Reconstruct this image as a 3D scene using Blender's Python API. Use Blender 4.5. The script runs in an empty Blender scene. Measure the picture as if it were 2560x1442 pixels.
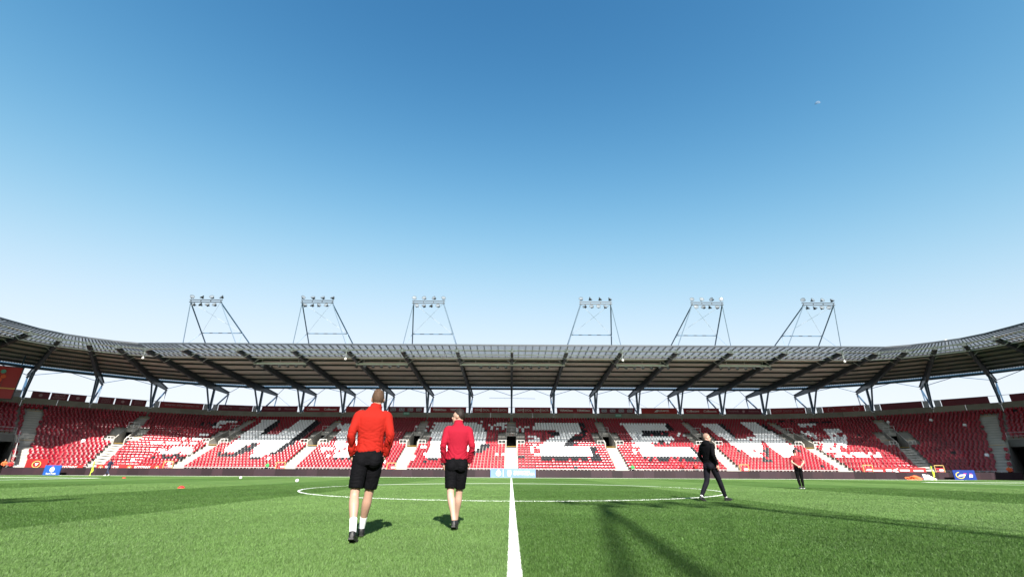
import bpy, bmesh, math, random
import numpy as np
from mathutils import Vector, Matrix, Quaternion, noise

random.seed(7)
rng = np.random.default_rng(11)
R = math.radians
SC = bpy.context.scene
COL = SC.collection

# ------------------------------------------------------------------ camera
CAM_X = -0.035
CAM_H, TILT, ROLL, FPX = 0.80, R(21.75), R(0.30), 1138.0      # focal length in pixels of the 2560 px photograph
cam_data = bpy.data.cameras.new('camera')
cam_data.sensor_width = 36.0
cam_data.lens = FPX / 2560 * 36.0
cam_data.clip_start = 0.05
cam_data.clip_end = 20000
cam = bpy.data.objects.new('camera', cam_data)
COL.objects.link(cam)
cam.matrix_world = Matrix.Translation((CAM_X, 0, CAM_H)) @ Matrix.Rotation(R(90) + TILT, 4, 'X') @ Matrix.Rotation(ROLL, 4, 'Z')
SC.camera = cam

# ------------------------------------------------------------------ sky, sun, exposure
SUN_EL = R(36.5)
SUN_H = Vector((0.18, -1.0, 0)).normalized()                   # horizontal direction towards the sun (behind the camera)
world = bpy.data.worlds.new('World')
SC.world = world
world.use_nodes = True
wn = world.node_tree
wn.nodes.clear()
sky = wn.nodes.new('ShaderNodeTexSky')
sky.sky_type = 'NISHITA'
sky.sun_disc = False
sky.sun_elevation = SUN_EL
sky.sun_rotation = math.atan2(SUN_H.x, SUN_H.y)
sky.altitude = 200
sky.air_density = 1.0
sky.dust_density = 0.6
sky.ozone_density = 2.0
bg = wn.nodes.new('ShaderNodeBackground')
bg.inputs['Strength'].default_value = 0.13
wo = wn.nodes.new('ShaderNodeOutputWorld')
# the photograph's deep clear-air blue: each channel of the sky falls off faster away from the horizon
sp = wn.nodes.new('ShaderNodeSeparateColor'); cb = wn.nodes.new('ShaderNodeCombineColor')
wn.links.new(sky.outputs[0], sp.inputs[0])
for i, (g_, k_, c_) in enumerate(((3.0, 44.0, 0.375), (2.5, 15.5, 0.405), (2.5, 9.2, 0.445))):
    prev = sp.outputs[i]
    for op, val in (('MULTIPLY', 0.13), ('POWER', g_), ('MULTIPLY', k_)):
        n_ = wn.nodes.new('ShaderNodeMath'); n_.operation = op; n_.inputs[1].default_value = val
        wn.links.new(prev, n_.inputs[0]); prev = n_.outputs[0]
    d_ = wn.nodes.new('ShaderNodeMath'); d_.operation = 'MULTIPLY_ADD'; d_.inputs[1].default_value = 0.13 / c_; d_.inputs[2].default_value = 0.13
    wn.links.new(prev, d_.inputs[0])
    n_ = wn.nodes.new('ShaderNodeMath'); n_.operation = 'DIVIDE'; wn.links.new(prev, n_.inputs[0]); wn.links.new(d_.outputs[0], n_.inputs[1]); prev = n_.outputs[0]
    wn.links.new(prev, cb.inputs[i])
wn.links.new(cb.outputs[0], bg.inputs['Color'])
wn.links.new(bg.outputs[0], wo.inputs['Surface'])

sun_data = bpy.data.lights.new('sun', 'SUN')
sun_data.energy = 5.0
sun_data.angle = R(0.53)
sun_data.color = (1.0, 0.95, 0.88)
sun = bpy.data.objects.new('sun', sun_data)
COL.objects.link(sun)
to_sun = Vector((SUN_H.x * math.cos(SUN_EL), SUN_H.y * math.cos(SUN_EL), math.sin(SUN_EL)))
sun.rotation_euler = to_sun.to_track_quat('Z', 'Y').to_euler()
sun.location = to_sun * 200

SC.view_settings.view_transform = 'Standard'
SC.view_settings.look = 'None'
SC.view_settings.gamma = 1.0
SC.view_settings.use_curve_mapping = False
SC.view_settings.exposure = 1.35
SC.render.engine = 'CYCLES'
SC.cycles.max_bounces = 6
SC.cycles.transparent_max_bounces = 8

# ------------------------------------------------------------------ photograph pixel <-> place
CT, ST = math.cos(TILT), math.sin(TILT)
def ray(x, y):
    dx, dy = x - 1279, y - 721
    u = dx * math.cos(ROLL) + dy * math.sin(ROLL)
    v = -dx * math.sin(ROLL) + dy * math.cos(ROLL)
    return u, FPX * CT + v * ST, FPX * ST - v * CT
def at_d(x, y, D):                     # the point of a pixel's ray at forward distance D
    r = ray(x, y); s = D / r[1]
    return Vector((CAM_X + r[0] * s, D, CAM_H + r[2] * s))
def at_z(x, y, z=0.0):                 # the point of a pixel's ray at height z
    r = ray(x, y); s = (z - CAM_H) / r[2]
    return Vector((CAM_X + r[0] * s, r[1] * s, z))
def to_px(p):
    zc = p[1] * CT + (p[2] - CAM_H) * ST
    yc = (p[2] - CAM_H) * CT - p[1] * ST
    if zc < 0.1: return (-9e9, 0, zc)
    x = FPX * (p[0] - CAM_X) / zc; y = -FPX * yc / zc
    return (1279 + x * math.cos(ROLL) - y * math.sin(ROLL), 721 + x * math.sin(ROLL) + y * math.cos(ROLL), zc)

# ------------------------------------------------------------------ materials
MATS = {}
def mat(name, col, rough=0.6, var=0.0, scale=4.0, metal=0.0, bump=0.0, bscale=40.0, spec=0.5, translucent=0.0, col2=None, coat=0.0, sheen=0.0):
    if name in MATS: return MATS[name]
    m = bpy.data.materials.new(name); m.use_nodes = True
    nt = m.node_tree; b = nt.nodes['Principled BSDF']
    b.inputs['Roughness'].default_value = rough
    b.inputs['Metallic'].default_value = metal
    b.inputs['Specular IOR Level'].default_value = spec
    if coat: b.inputs['Coat Weight'].default_value = coat
    if sheen:
        b.inputs['Sheen Weight'].default_value = sheen
    c = (col[0], col[1], col[2], 1)
    if var > 0 or col2:
        tc = nt.nodes.new('ShaderNodeTexCoord')
        nz = nt.nodes.new('ShaderNodeTexNoise'); nz.inputs['Scale'].default_value = scale; nz.inputs['Detail'].default_value = 6
        nt.links.new(tc.outputs['Object'], nz.inputs['Vector'])
        rp = nt.nodes.new('ShaderNodeValToRGB')
        rp.color_ramp.elements[0].position = 0.3; rp.color_ramp.elements[1].position = 0.7
        if col2: a, d = c, (*col2, 1)
        else:
            a = tuple(max(0, v * (1 - var)) for v in c[:3]) + (1,); d = tuple(min(1, v * (1 + var)) for v in c[:3]) + (1,)
        rp.color_ramp.elements[0].color = a; rp.color_ramp.elements[1].color = d
        nt.links.new(nz.outputs['Fac'], rp.inputs['Fac'])
        nt.links.new(rp.outputs['Color'], b.inputs['Base Color'])
    else:
        b.inputs['Base Color'].default_value = c
    if bump > 0:
        tc2 = nt.nodes.new('ShaderNodeTexCoord')
        nb = nt.nodes.new('ShaderNodeTexNoise'); nb.inputs['Scale'].default_value = bscale; nb.inputs['Detail'].default_value = 4
        nt.links.new(tc2.outputs['Object'], nb.inputs['Vector'])
        bp = nt.nodes.new('ShaderNodeBump'); bp.inputs['Strength'].default_value = bump
        nt.links.new(nb.outputs['Fac'], bp.inputs['Height'])
        nt.links.new(bp.outputs['Normal'], b.inputs['Normal'])
    if translucent > 0:
        t = nt.nodes.new('ShaderNodeBsdfTranslucent'); t.inputs['Color'].default_value = c
        mx = nt.nodes.new('ShaderNodeMixShader'); mx.inputs[0].default_value = translucent
        out = nt.nodes['Material Output']
        nt.links.new(b.outputs[0], mx.inputs[1]); nt.links.new(t.outputs[0], mx.inputs[2]); nt.links.new(mx.outputs[0], out.inputs['Surface'])
    MATS[name] = m
    return m

def random_tint(m, amount):
    """lets every object that shares the material differ a little in tone"""
    nt = m.node_tree; b = nt.nodes['Principled BSDF']
    oi = nt.nodes.new('ShaderNodeObjectInfo')
    mr = nt.nodes.new('ShaderNodeMapRange'); mr.inputs['To Min'].default_value = 1 - amount; mr.inputs['To Max'].default_value = 1 + amount
    nt.links.new(oi.outputs['Random'], mr.inputs['Value'])
    hs = nt.nodes.new('ShaderNodeHueSaturation')
    nt.links.new(mr.outputs[0], hs.inputs['Value'])
    if b.inputs['Base Color'].links:
        nt.links.new(b.inputs['Base Color'].links[0].from_socket, hs.inputs['Color'])
    else:
        hs.inputs['Color'].default_value = b.inputs['Base Color'].default_value
    nt.links.new(hs.outputs[0], b.inputs['Base Color'])
    return m

CONC = mat('concrete', (0.34, 0.33, 0.30), 0.85, var=0.18, scale=0.7, bump=0.15, bscale=6)
CONC_STEP = mat('concrete_step', (0.44, 0.425, 0.39), 0.8, var=0.12, scale=1.5)
CONC_DARK = mat('concrete_dark', (0.16, 0.155, 0.145), 0.9, var=0.2, scale=0.6)
WALLC = random_tint(mat('concrete_wall', (0.25, 0.24, 0.205), 0.85, var=0.14, scale=0.9), 0.12)
VOID = mat('passage_shade', (0.012, 0.012, 0.013), 0.95)  # near-black: the shade deep inside the passages, put into the colour
STEEL = mat('steel_dark', (0.035, 0.045, 0.055), 0.45, var=0.15, scale=1.0, spec=0.4)
STEELB = mat('steel_blue', (0.035, 0.085, 0.15), 0.4, var=0.1, scale=1.0, spec=0.5)
MASTB = mat('mast_blue', (0.06, 0.13, 0.21), 0.4, var=0.1, scale=1.0)
GALV = mat('galvanised_steel', (0.62, 0.63, 0.64), 0.35, var=0.1, scale=3, metal=0.25)
MASTB_LIT = mat('mast_blue_lit', (0.20, 0.28, 0.38), 0.4)  # same mast blue, paled by bright light in the colour itself
WHITE = mat('white_paint', (0.80, 0.80, 0.79), 0.5)
DECK = random_tint(mat('roof_deck', (0.47, 0.43, 0.405), 0.55, var=0.08, scale=0.5), 0.08)
PANE = random_tint(mat('polycarbonate', (0.30, 0.32, 0.35), 0.3, var=0.2, scale=0.9, translucent=0.68), 0.10)
_t = PANE.node_tree; _o = _t.nodes['Material Output']; _s = _o.inputs['Surface'].links[0].from_socket     # clear part of the twin-wall sheet
_c = _t.nodes.new('ShaderNodeBsdfTransparent'); _c.inputs['Color'].default_value = (0.90, 0.93, 0.96, 1); _x = _t.nodes.new('ShaderNodeMixShader'); _x.inputs[0].default_value = 0.32
_t.links.new(_s, _x.inputs[1]); _t.links.new(_c.outputs[0], _x.inputs[2]); _t.links.new(_x.outputs[0], _o.inputs['Surface'])
REDS = mat('seat_red', (0.25, 0.004, 0.015), 0.27, var=0.28, scale=0.35, spec=0.5)
WHTS = mat('seat_white', (0.84, 0.86, 0.87), 0.32, var=0.04, scale=0.6, spec=0.6)
BLKS = mat('seat_black', (0.008, 0.010, 0.015), 0.5, spec=0.2)
YEL = mat('yellow_paint', (0.62, 0.38, 0.06), 0.6)

# ------------------------------------------------------------------ mesh helpers
class MB:
    def __init__(self): self.v = []; self.f = []; self.m = []
    def face(self, pts, mi=0):
        n = len(self.v); self.v += [tuple(p) for p in pts]; self.f.append(tuple(range(n, n + len(pts)))); self.m.append(mi)
    def box(self, c, s, M=None, mi=0):
        c = Vector(c); h = Vector(s) / 2; n = len(self.v)
        for z in (-1, 1):
            for y in (-1, 1):
                for x in (-1, 1):
                    p = Vector((x * h.x, y * h.y, z * h.z))
                    if M is not None: p = M @ p
                    self.v.append(tuple(c + p))
        for f in ((0, 2, 3, 1), (4, 5, 7, 6), (0, 1, 5, 4), (2, 6, 7, 3), (0, 4, 6, 2), (1, 3, 7, 5)):
            self.f.append(tuple(n + i for i in f)); self.m.append(mi)
    def hexa(self, p8, mi=0):            # bottom four then top four, same order round
        n = len(self.v); self.v += [tuple(p) for p in p8]
        for f in ((3, 2, 1, 0), (4, 5, 6, 7), (0, 1, 5, 4), (1, 2, 6, 5), (2, 3, 7, 6), (3, 0, 4, 7)):
            self.f.append(tuple(n + i for i in f)); self.m.append(mi)
    def bar(self, a, b, w, h, up=(0, 0, 1), mi=0, w2=None, h2=None):   # rectangular bar from a to b
        a = Vector(a); b = Vector(b); d = (b - a).normalized(); up = Vector(up)
        s = d.cross(up)
        if s.length < 1e-4: s = d.cross(Vector((1, 0, 0)))
        s.normalize(); u = s.cross(d).normalized()
        w2 = w if w2 is None else w2; h2 = h if h2 is None else h2
        q = []
        for p, ww, hh in ((a, w, h), (b, w2, h2)):
            q += [p - s * ww / 2 - u * hh / 2, p + s * ww / 2 - u * hh / 2, p + s * ww / 2 + u * hh / 2, p - s * ww / 2 + u * hh / 2]
        self.hexa(q, mi)
    def tube(self, a, b, r, n=6, r2=None, mi=0, cap=True):
        a = Vector(a); b = Vector(b); d = (b - a)
        if d.length < 1e-6: return
        d.normalize(); s = d.orthogonal().normalized(); u = d.cross(s); r2 = r if r2 is None else r2
        k = len(self.v)
        for p, rr in ((a, r), (b, r2)):
            for i in range(n):
                t = 2 * math.pi * i / n; self.v.append(tuple(p + s * math.cos(t) * rr + u * math.sin(t) * rr))
        for i in range(n):
            j = (i + 1) % n; self.f.append((k + i, k + j, k + n + j, k + n + i)); self.m.append(mi)
        if cap:
            self.f.append(tuple(k + i for i in reversed(range(n)))); self.m.append(mi)
            self.f.append(tuple(k + n + i for i in range(n))); self.m.append(mi)
    def path(self, pts, r, n=6, mi=0):
        for a, b in zip(pts[:-1], pts[1:]): self.tube(a, b, r, n, mi=mi)
    def lathe(self, prof, M, n=12, mi=0):  # profile (radius, height) turned round local z, placed by M
        k = len(self.v)
        for r, z in prof:
            for i in range(n):
                t = 2 * math.pi * i / n; self.v.append(tuple(M @ Vector((r * math.cos(t), r * math.sin(t), z))))
        for j in range(len(prof) - 1):
            for i in range(n):
                a = k + j * n + i; b = k + j * n + (i + 1) % n
                self.f.append((a, b, b + n, a + n)); self.m.append(mi)
    def mesh(self, name, mats, smooth=False):
        me = bpy.data.meshes.new(name); me.from_pydata(self.v, [], self.f)
        for m in (mats if isinstance(mats, (list, tuple)) else [mats]): me.materials.append(m)
        if any(self.m): me.polygons.foreach_set('material_index', self.m)
        if smooth: me.polygons.foreach_set('use_smooth', [True] * len(me.polygons))
        me.update(); return me
    def build(self, name, mats, parent=None, smooth=False):
        return link(name, self.mesh(name, mats, smooth), parent)

def link(name, data, parent=None, loc=None):
    o = bpy.data.objects.new(name, data); COL.objects.link(o)
    if parent is not None: o.parent = parent
    if loc is not None: o.location = loc
    return o
def thing(name, label, cat, loc=(0, 0, 0), rotz=0.0, group=None):
    o = bpy.data.objects.new(name, None); COL.objects.link(o); o.empty_display_size = 0.3
    o.location = loc; o.rotation_euler = (0, 0, rotz)
    return tag(o, label, cat, group)
def tag(o, label, cat, group=None):
    o['label'] = label; o['category'] = cat
    if group: o['group'] = group
    return o
def kind(o, k): o['kind'] = k; return o
def copy_tree(o, parent=None):
    c = o.copy(); COL.objects.link(c)
    if parent is not None: c.parent = parent
    for ch in list(o.children): copy_tree(ch, c)
    return c

# lettering: flat text turned into thin meshes, all made in one go
_texts = {}
def want_text(body, bold=0.0):
    cu = bpy.data.curves.new('lettering', 'FONT'); cu.body = body; cu.size = 1.0; cu.align_x = 'CENTER'; cu.align_y = 'CENTER'
    cu.extrude = 0.004; cu.offset = bold; cu.resolution_u = 3
    o = bpy.data.objects.new('lettering', cu); COL.objects.link(o); _texts[(body, bold)] = o
def make_texts():
    bpy.context.view_layer.update(); dg = bpy.context.evaluated_depsgraph_get()
    for k, o in list(_texts.items()):
        me = bpy.data.meshes.new_from_object(o.evaluated_get(dg)); cu = o.data
        bpy.data.objects.remove(o); bpy.data.curves.remove(cu)
        co = np.empty(len(me.vertices) * 3); me.vertices.foreach_get('co', co); co = co.reshape(-1, 3)
        mn, mx = co.min(0), co.max(0); co[:, :2] -= ((mn + mx) / 2)[:2]
        me.vertices.foreach_set('co', co.ravel()); me.update()
        _texts[k] = (me, mx[0] - mn[0], mx[1] - mn[1])
def put_text(body, parent, loc, width, height, m, bold=0.0, name='lettering'):
    """text standing upright in the parent's local xz plane, facing local -y"""
    me, w, h = _texts[(body, bold)]
    me = me.copy(); me.materials.clear(); me.materials.append(m)
    o = link(name, me, parent, loc); o.rotation_euler = (R(90), 0, 0); o.scale = (width / w, height / h, 1)
    return o
BANNERS = {  # bay -> (texts with relative x, width, height), by bay index from the halfway line
}
for b, bold in (('DIM', 0), ('DICAL', 0), ('8', 0), ('TERMOton', .03), ('SS', .02), ('SS', .07), ('MURAPOL', .01), ('CoBouws', .01), ('Westemenda', 0), ('DAGTUM', 0),
          ('ORNALTH', 0), ('www.etpromo.nl', 0), ('SEKTOR', .01), ('RODZINNY', .01), ('SMART', 0), ('Bank Polski', .01), ('PKO BANK POLSKI', .02),
          ('EKSTRAKLASA', .03), ('C 6', 0), ('VW', 0), ('S', 0), ('SEKTOR RODZINNY', .02), ('<', .04)):
    want_text(b, bold)
make_texts()
# ================================================================== pitch
D0 = 23.1                    # forward distance of the centre spot
FAR, NEAR = D0 + 34.0, D0 - 34.0
STRIPE = 7.0

def paint_mask(nt, pos):
    """1 where the white line paint lies on the grass (halfway line, circle, touchlines, boxes)"""
    sep = nt.nodes.new('ShaderNodeSeparateXYZ'); nt.links.new(pos, sep.inputs[0])
    def M(op, a, b=None, c=None):
        n = nt.nodes.new('ShaderNodeMath'); n.operation = op
        for i, v in enumerate((a, b, c)):
            if v is None: continue
            if isinstance(v, (int, float)): n.inputs[i].default_value = v
            else: nt.links.new(v, n.inputs[i])
        return n.outputs[0]
    X, Y = sep.outputs[0], sep.outputs[1]
    ax = M('ABSOLUTE', X)
    yy = M('SUBTRACT', Y, D0)
    rr = M('SQRT', M('ADD', M('MULTIPLY', X, X), M('MULTIPLY', yy, yy)))
    rag = nt.nodes.new('ShaderNodeTexNoise'); rag.inputs['Scale'].default_value = 55.0; rag.inputs['Detail'].default_value = 2; nt.links.new(pos, rag.inputs['Vector'])
    half = M('LESS_THAN', M('ADD', ax, M('MULTIPLY', M('SUBTRACT', rag.outputs['Fac'], 0.5), 0.05)), 0.060)
    circ = M('LESS_THAN', M('ABSOLUTE', M('SUBTRACT', rr, 9.09)), 0.036)
    ay = M('ABSOLUTE', yy)
    touch = M('LESS_THAN', M('ABSOLUTE', M('SUBTRACT', ay, 33.94)), 0.062)
    goal = M('LESS_THAN', M('ABSOLUTE', M('SUBTRACT', ax, 52.44)), 0.062)
    box1 = M('MULTIPLY', M('LESS_THAN', M('ABSOLUTE', M('SUBTRACT', ax, 36.0)), 0.062), M('LESS_THAN', ay, 20.2))
    box2 = M('MULTIPLY', M('LESS_THAN', M('ABSOLUTE', M('SUBTRACT', ay, 20.16)), 0.062), M('GREATER_THAN', ax, 36.0))
    m = M('MAXIMUM', M('MAXIMUM', half, circ), M('MAXIMUM', M('MAXIMUM', touch, goal), M('MAXIMUM', box1, box2)))
    inside = M('MULTIPLY', M('LESS_THAN', ax, 52.5), M('LESS_THAN', ay, 34.0))
    return M('MULTIPLY', m, inside), X, Y, M

def grass_material(name, blades):
    m = bpy.data.materials.new(name); m.use_nodes = True
    nt = m.node_tree; b = nt.nodes['Principled BSDF']
    geo = nt.nodes.new('ShaderNodeNewGeometry')
    mask, X, Y, M = paint_mask(nt, geo.outputs['Position'])
    # mown stripes: the mower's rolled bands, 7 m wide, with a fainter cross cut; how leaning blades catch light is put into the colour
    wob = nt.nodes.new('ShaderNodeTexNoise'); wob.inputs['Scale'].default_value = 1.2; wob.inputs['Detail'].default_value = 3
    nt.links.new(geo.outputs['Position'], wob.inputs['Vector'])
    xw = M('ADD', X, M('MULTIPLY', M('SUBTRACT', wob.outputs['Fac'], 0.5), 0.5))
    s1 = M('SINE', M('MULTIPLY', xw, -math.pi / STRIPE))
    st = nt.nodes.new('ShaderNodeMapRange'); st.interpolation_type = 'SMOOTHSTEP'
    nt.links.new(s1, st.inputs['Value']); st.inputs['From Min'].default_value = -0.07; st.inputs['From Max'].default_value = 0.07
    s2 = M('SINE', M('MULTIPLY', M('ADD', Y, 1.2), math.pi / 5.6))
    st2 = nt.nodes.new('ShaderNodeMapRange'); st2.interpolation_type = 'SMOOTHSTEP'
    nt.links.new(s2, st2.inputs['Value']); st2.inputs['From Min'].default_value = -0.1; st2.inputs['From Max'].default_value = 0.1
    f = M('ADD', M('MULTIPLY', st.outputs[0], 0.76), M('MULTIPLY', st2.outputs[0], 0.24))
    mix = nt.nodes.new('ShaderNodeMix'); mix.data_type = 'RGBA'
    k = 1.0 if blades else 0.80
    mix.inputs['A'].default_value = (0.088 * k, 0.178 * k, 0.038 * k, 1)
    mix.inputs['B'].default_value = (0.140 * k, 0.248 * k, 0.066 * k, 1)
    nt.links.new(f, mix.inputs['Factor'])
    # patchiness of the turf at two scales
    n1 = nt.nodes.new('ShaderNodeTexNoise'); n1.inputs['Scale'].default_value = 0.55; n1.inputs['Detail'].default_value = 8; n1.inputs['Roughness'].default_value = 0.7
    nt.links.new(geo.outputs['Position'], n1.inputs['Vector'])
    n2 = nt.nodes.new('ShaderNodeTexNoise'); n2.inputs['Scale'].default_value = 14.0; n2.inputs['Detail'].default_value = 5; n2.inputs['Roughness'].default_value = 0.75
    nt.links.new(geo.outputs['Position'], n2.inputs['Vector'])
    v = M('ADD', M('MULTIPLY', n1.outputs['Fac'], 1.0), M('MULTIPLY', n2.outputs['Fac'], 0.40))
    if blades:
        v = M('ADD', M('MULTIPLY', v, 0.7), M('MULTIPLY', geo.outputs['Random Per Island'], 0.62))
    else:
        v = M('ADD', v, 0.29)
    hs = nt.nodes.new('ShaderNodeHueSaturation'); nt.links.new(mix.outputs['Result'], hs.inputs['Color'])
    nt.links.new(v, hs.inputs['Value'])
    worn = nt.nodes.new('ShaderNodeTexNoise'); worn.inputs['Scale'].default_value = 22.0; worn.inputs['Detail'].default_value = 4
    nt.links.new(geo.outputs['Position'], worn.inputs['Vector'])
    pm = M('MULTIPLY', mask, M('LESS_THAN', worn.outputs['Fac'], 0.66))
    pc = nt.nodes.new('ShaderNodeMix'); pc.data_type = 'RGBA'
    nt.links.new(hs.outputs['Color'], pc.inputs['A']); pc.inputs['B'].default_value = (0.80, 0.81, 0.79, 1)
    nt.links.new(pm, pc.inputs['Factor'])
    nt.links.new(pc.outputs['Result'], b.inputs['Base Color'])
    b.inputs['Roughness'].default_value = 0.55 if blades else 0.9
    b.inputs['Specular IOR Level'].default_value = 0.35 if blades else 0.1
    if blades:
        t = nt.nodes.new('ShaderNodeBsdfTranslucent'); nt.links.new(pc.outputs['Result'], t.inputs['Color'])
        mx = nt.nodes.new('ShaderNodeMixShader'); mx.inputs[0].default_value = 0.3
        nt.links.new(b.outputs[0], mx.inputs[1]); nt.links.new(t.outputs[0], mx.inputs[2])
        nt.links.new(mx.outputs[0], nt.nodes['Material Output'].inputs['Surface'])
    else:
        n3 = nt.nodes.new('ShaderNodeTexNoise'); n3.inputs['Scale'].default_value = 45.0; n3.inputs['Detail'].default_value = 5
        nt.links.new(geo.outputs['Position'], n3.inputs['Vector'])
        bp = nt.nodes.new('ShaderNodeBump'); bp.inputs['Strength'].default_value = 0.9; bp.inputs['Distance'].default_value = 0.05
        nt.links.new(n3.outputs['Fac'], bp.inputs['Height']); nt.links.new(bp.outputs['Normal'], b.inputs['Normal'])
    return m

g = MB(); g.face([(-3000, -3000, -0.02), (3000, -3000, -0.02), (3000, 3000, -0.02), (-3000, 3000, -0.02)])
kind(g.build('ground', mat('asphalt', (0.06, 0.06, 0.058), 0.9, var=0.2, scale=0.2)), 'structure')
g = MB(); g.face([(-58.5, NEAR - 4, 0), (58.5, NEAR - 4, 0), (58.5, FAR + 2.3, 0), (-58.5, FAR + 2.3, 0)])
kind(g.build('pitch', grass_material('turf', False)), 'structure')

# painted lines: the paint coats the standing blades, so a line is a low ridge
PAINT = mat('line_paint', (0.80, 0.81, 0.79), 0.9, var=0.06, scale=30)
def ridge(name, loop, closed=False, w=0.12, h=0.010):
    L = MB(); n = len(loop); m = n if closed else n - 1; q = []
    for i in range(n):
        a_ = Vector(loop[(i - 1) % n] if closed or i else loop[0]); c_ = Vector(loop[(i + 1) % n] if closed or i < n - 1 else loop[-1])
        d_ = (c_ - a_).normalized(); s_ = Vector((-d_.y, d_.x)) * w / 2; p_ = Vector(loop[i]); q.append((p_ - s_, p_ + s_))
    for i in range(m):
        (a0, a1), (b0, b1) = q[i], q[(i + 1) % n]
        L.face([(*a0, h), (*b0, h), (*b1, h), (*a1, h)]); L.face([(*a0, -.004), (*b0, -.004), (*b0, h), (*a0, h)]); L.face([(*a1, h), (*b1, h), (*b1, -.004), (*a1, -.004)])
    kind(L.build(name, PAINT), 'structure')
ridge('halfway_line', [(0, NEAR), (0, 12.0)], False, 0.10, 0.003)
ridge('halfway_line', [(0, 12.0), (0, FAR)])
ridge('centre_circle', [(9.09 * math.cos(2 * math.pi * i / 160), D0 + 9.09 * math.sin(2 * math.pi * i / 160)) for i in range(160)], True, 0.09, 0.006)
for s_ in (-1, 1):
    ridge('touchline', [(-52.5, D0 + s_ * 33.94), (52.5, D0 + s_ * 33.94)])
    ridge('goal_line', [(s_ * 52.44, NEAR), (s_ * 52.44, FAR)])
    ridge('penalty_area_line', [(s_ * 52.3, D0 - 20.16), (s_ * 36, D0 - 20.16), (s_ * 36, D0 + 20.16), (s_ * 52.3, D0 + 20.16)])
# grass blades: single leaning triangles, dense near the place where the photographer stood
def grass_blades():
    N = 1350000
    a, b = 3.3, 27.0
    d = a * (b / a) ** rng.random(N)                                  # even in the logarithm of the distance
    x = (rng.random(N) * 2 - 1) * (1.16 * d + 1.6)
    light = np.sin(-np.pi / STRIPE * x) > 0
    clump = np.sin(x * 9.1 + np.sin(d * 7.3) * 2) * np.sin(d * 8.7 + np.sin(x * 6.1) * 2)
    h = (0.014 + 0.013 * rng.random(N)) * (1 + 0.22 * clump)
    w = 0.0013 + 0.0011 * rng.random(N) + 0.00030 * d                 # farther blades stand for small tufts
    az = rng.random(N) * 2 * np.pi
    lean = 0.008 + 0.012 * rng.random(N)
    lx = np.cos(az) * lean; ly = np.sin(az) * lean + np.where(light, 0.008, -0.007)
    ta = rng.random(N) * np.pi
    cx, cy = np.cos(ta) * w, np.sin(ta) * w
    v = np.empty((N, 3, 3), np.float32)
    v[:, 0] = np.stack([x - cx, d - cy, np.full(N, -0.004)], 1)
    v[:, 1] = np.stack([x + cx, d + cy, np.full(N, -0.004)], 1)
    v[:, 2] = np.stack([x + lx, d + ly, h], 1)
    me = bpy.data.meshes.new('grass')
    me.vertices.add(N * 3); me.vertices.foreach_set('co', v.ravel())
    me.loops.add(N * 3); me.loops.foreach_set('vertex_index', np.arange(N * 3, dtype=np.int32))
    me.polygons.add(N); me.polygons.foreach_set('loop_start', np.arange(0, N * 3, 3, dtype=np.int32))
    me.update(calc_edges=True)
    me.materials.append(grass_material('grass_blades', True))
    o = link('grass', me); kind(o, 'stuff'); o['label'] = 'short striped green grass of the football pitch'; o['category'] = 'grass'
grass_blades()

# ================================================================== the bowl: stations along the back wall of the far stand
# station k: wall foot (x, y), end of roof beam (x, y), depth of the seating
NODES = {}
for k in range(0, 7): NODES[k] = ((8.0 * k, 88.9), (8.0 * k, 64.8), 19.4)
NODES[7] = ((56.0, 86.8), (53.3, 64.9), 17.6)
NODES[8] = ((63.8, 82.6), (56.4, 63.6), 15.9)
NODES[9] = ((69.8, 77.3), (58.9, 61.8), 15.2)
NODES[10] = ((75.3, 71.5), (61.0, 59.7), 15.2)
NODES[11] = ((79.3, 64.6), (62.2, 56.8), 15.5)
NODES[12] = ((81.3, 56.9), (62.6, 53.2), 16.0)
NODES[13] = ((82.0, 48.9), (62.8, 48.6), 16.2)
KMAX = 13
NROW, Z0, DZ = 24, 0.60, 0.376
WALL_Z = 10.9
def node(u):
    s = -1 if u < 0 else 1
    a = abs(u); k = min(int(a), KMAX - 1); f = a - k
    W = Vector(NODES[k][0]).lerp(Vector(NODES[k + 1][0]), f); B = Vector(NODES[k][1]).lerp(Vector(NODES[k + 1][1]), f)
    dep = NODES[k][2] * (1 - f) + NODES[k + 1][2] * f
    return Vector((W.x * s, W.y)), Vector((B.x * s, B.y)), dep
def seat_pt(u, t, z):           # t = 0 front of the seating, 1 back wall
    W, B, dep = node(u); n = (B - W).normalized()
    p = W + n * dep * (1 - t); return Vector((p.x, p.y, z))
def wall_dir(u, e=0.02):
    a = node(u - e)[0]; b = node(u + e)[0]; d = (b - a).normalized(); return Vector((d.x, d.y, 0))
def bay_len(u, t):
    return (seat_pt(u + 0.02, t, 0) - seat_pt(u - 0.02, t, 0)).length / 0.04
def row_z(i): return Z0 + DZ * i

stand = thing('grandstand', 'far grandstand with red, white and black seats spelling big letters', 'grandstand', (0, 88.9, 0))
def spart(mb, name, mats, smooth=False, parent=None):
    o = mb.build(name, mats, None, smooth)
    o.parent = parent or stand
    o.matrix_parent_inverse = Matrix.Translation((0, -88.9, 0))
    return o

AISLES = list(range(-12, 13, 2))
def du_m(u, m, t): return m / bay_len(u, t)      # metres -> station units near u
PORTAL = (9.98, 12.3)
PROW = 12                                          # rows cut away over the gate tunnels
WELL = (10, 16)                                    # rows cut away for a vomitory
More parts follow.
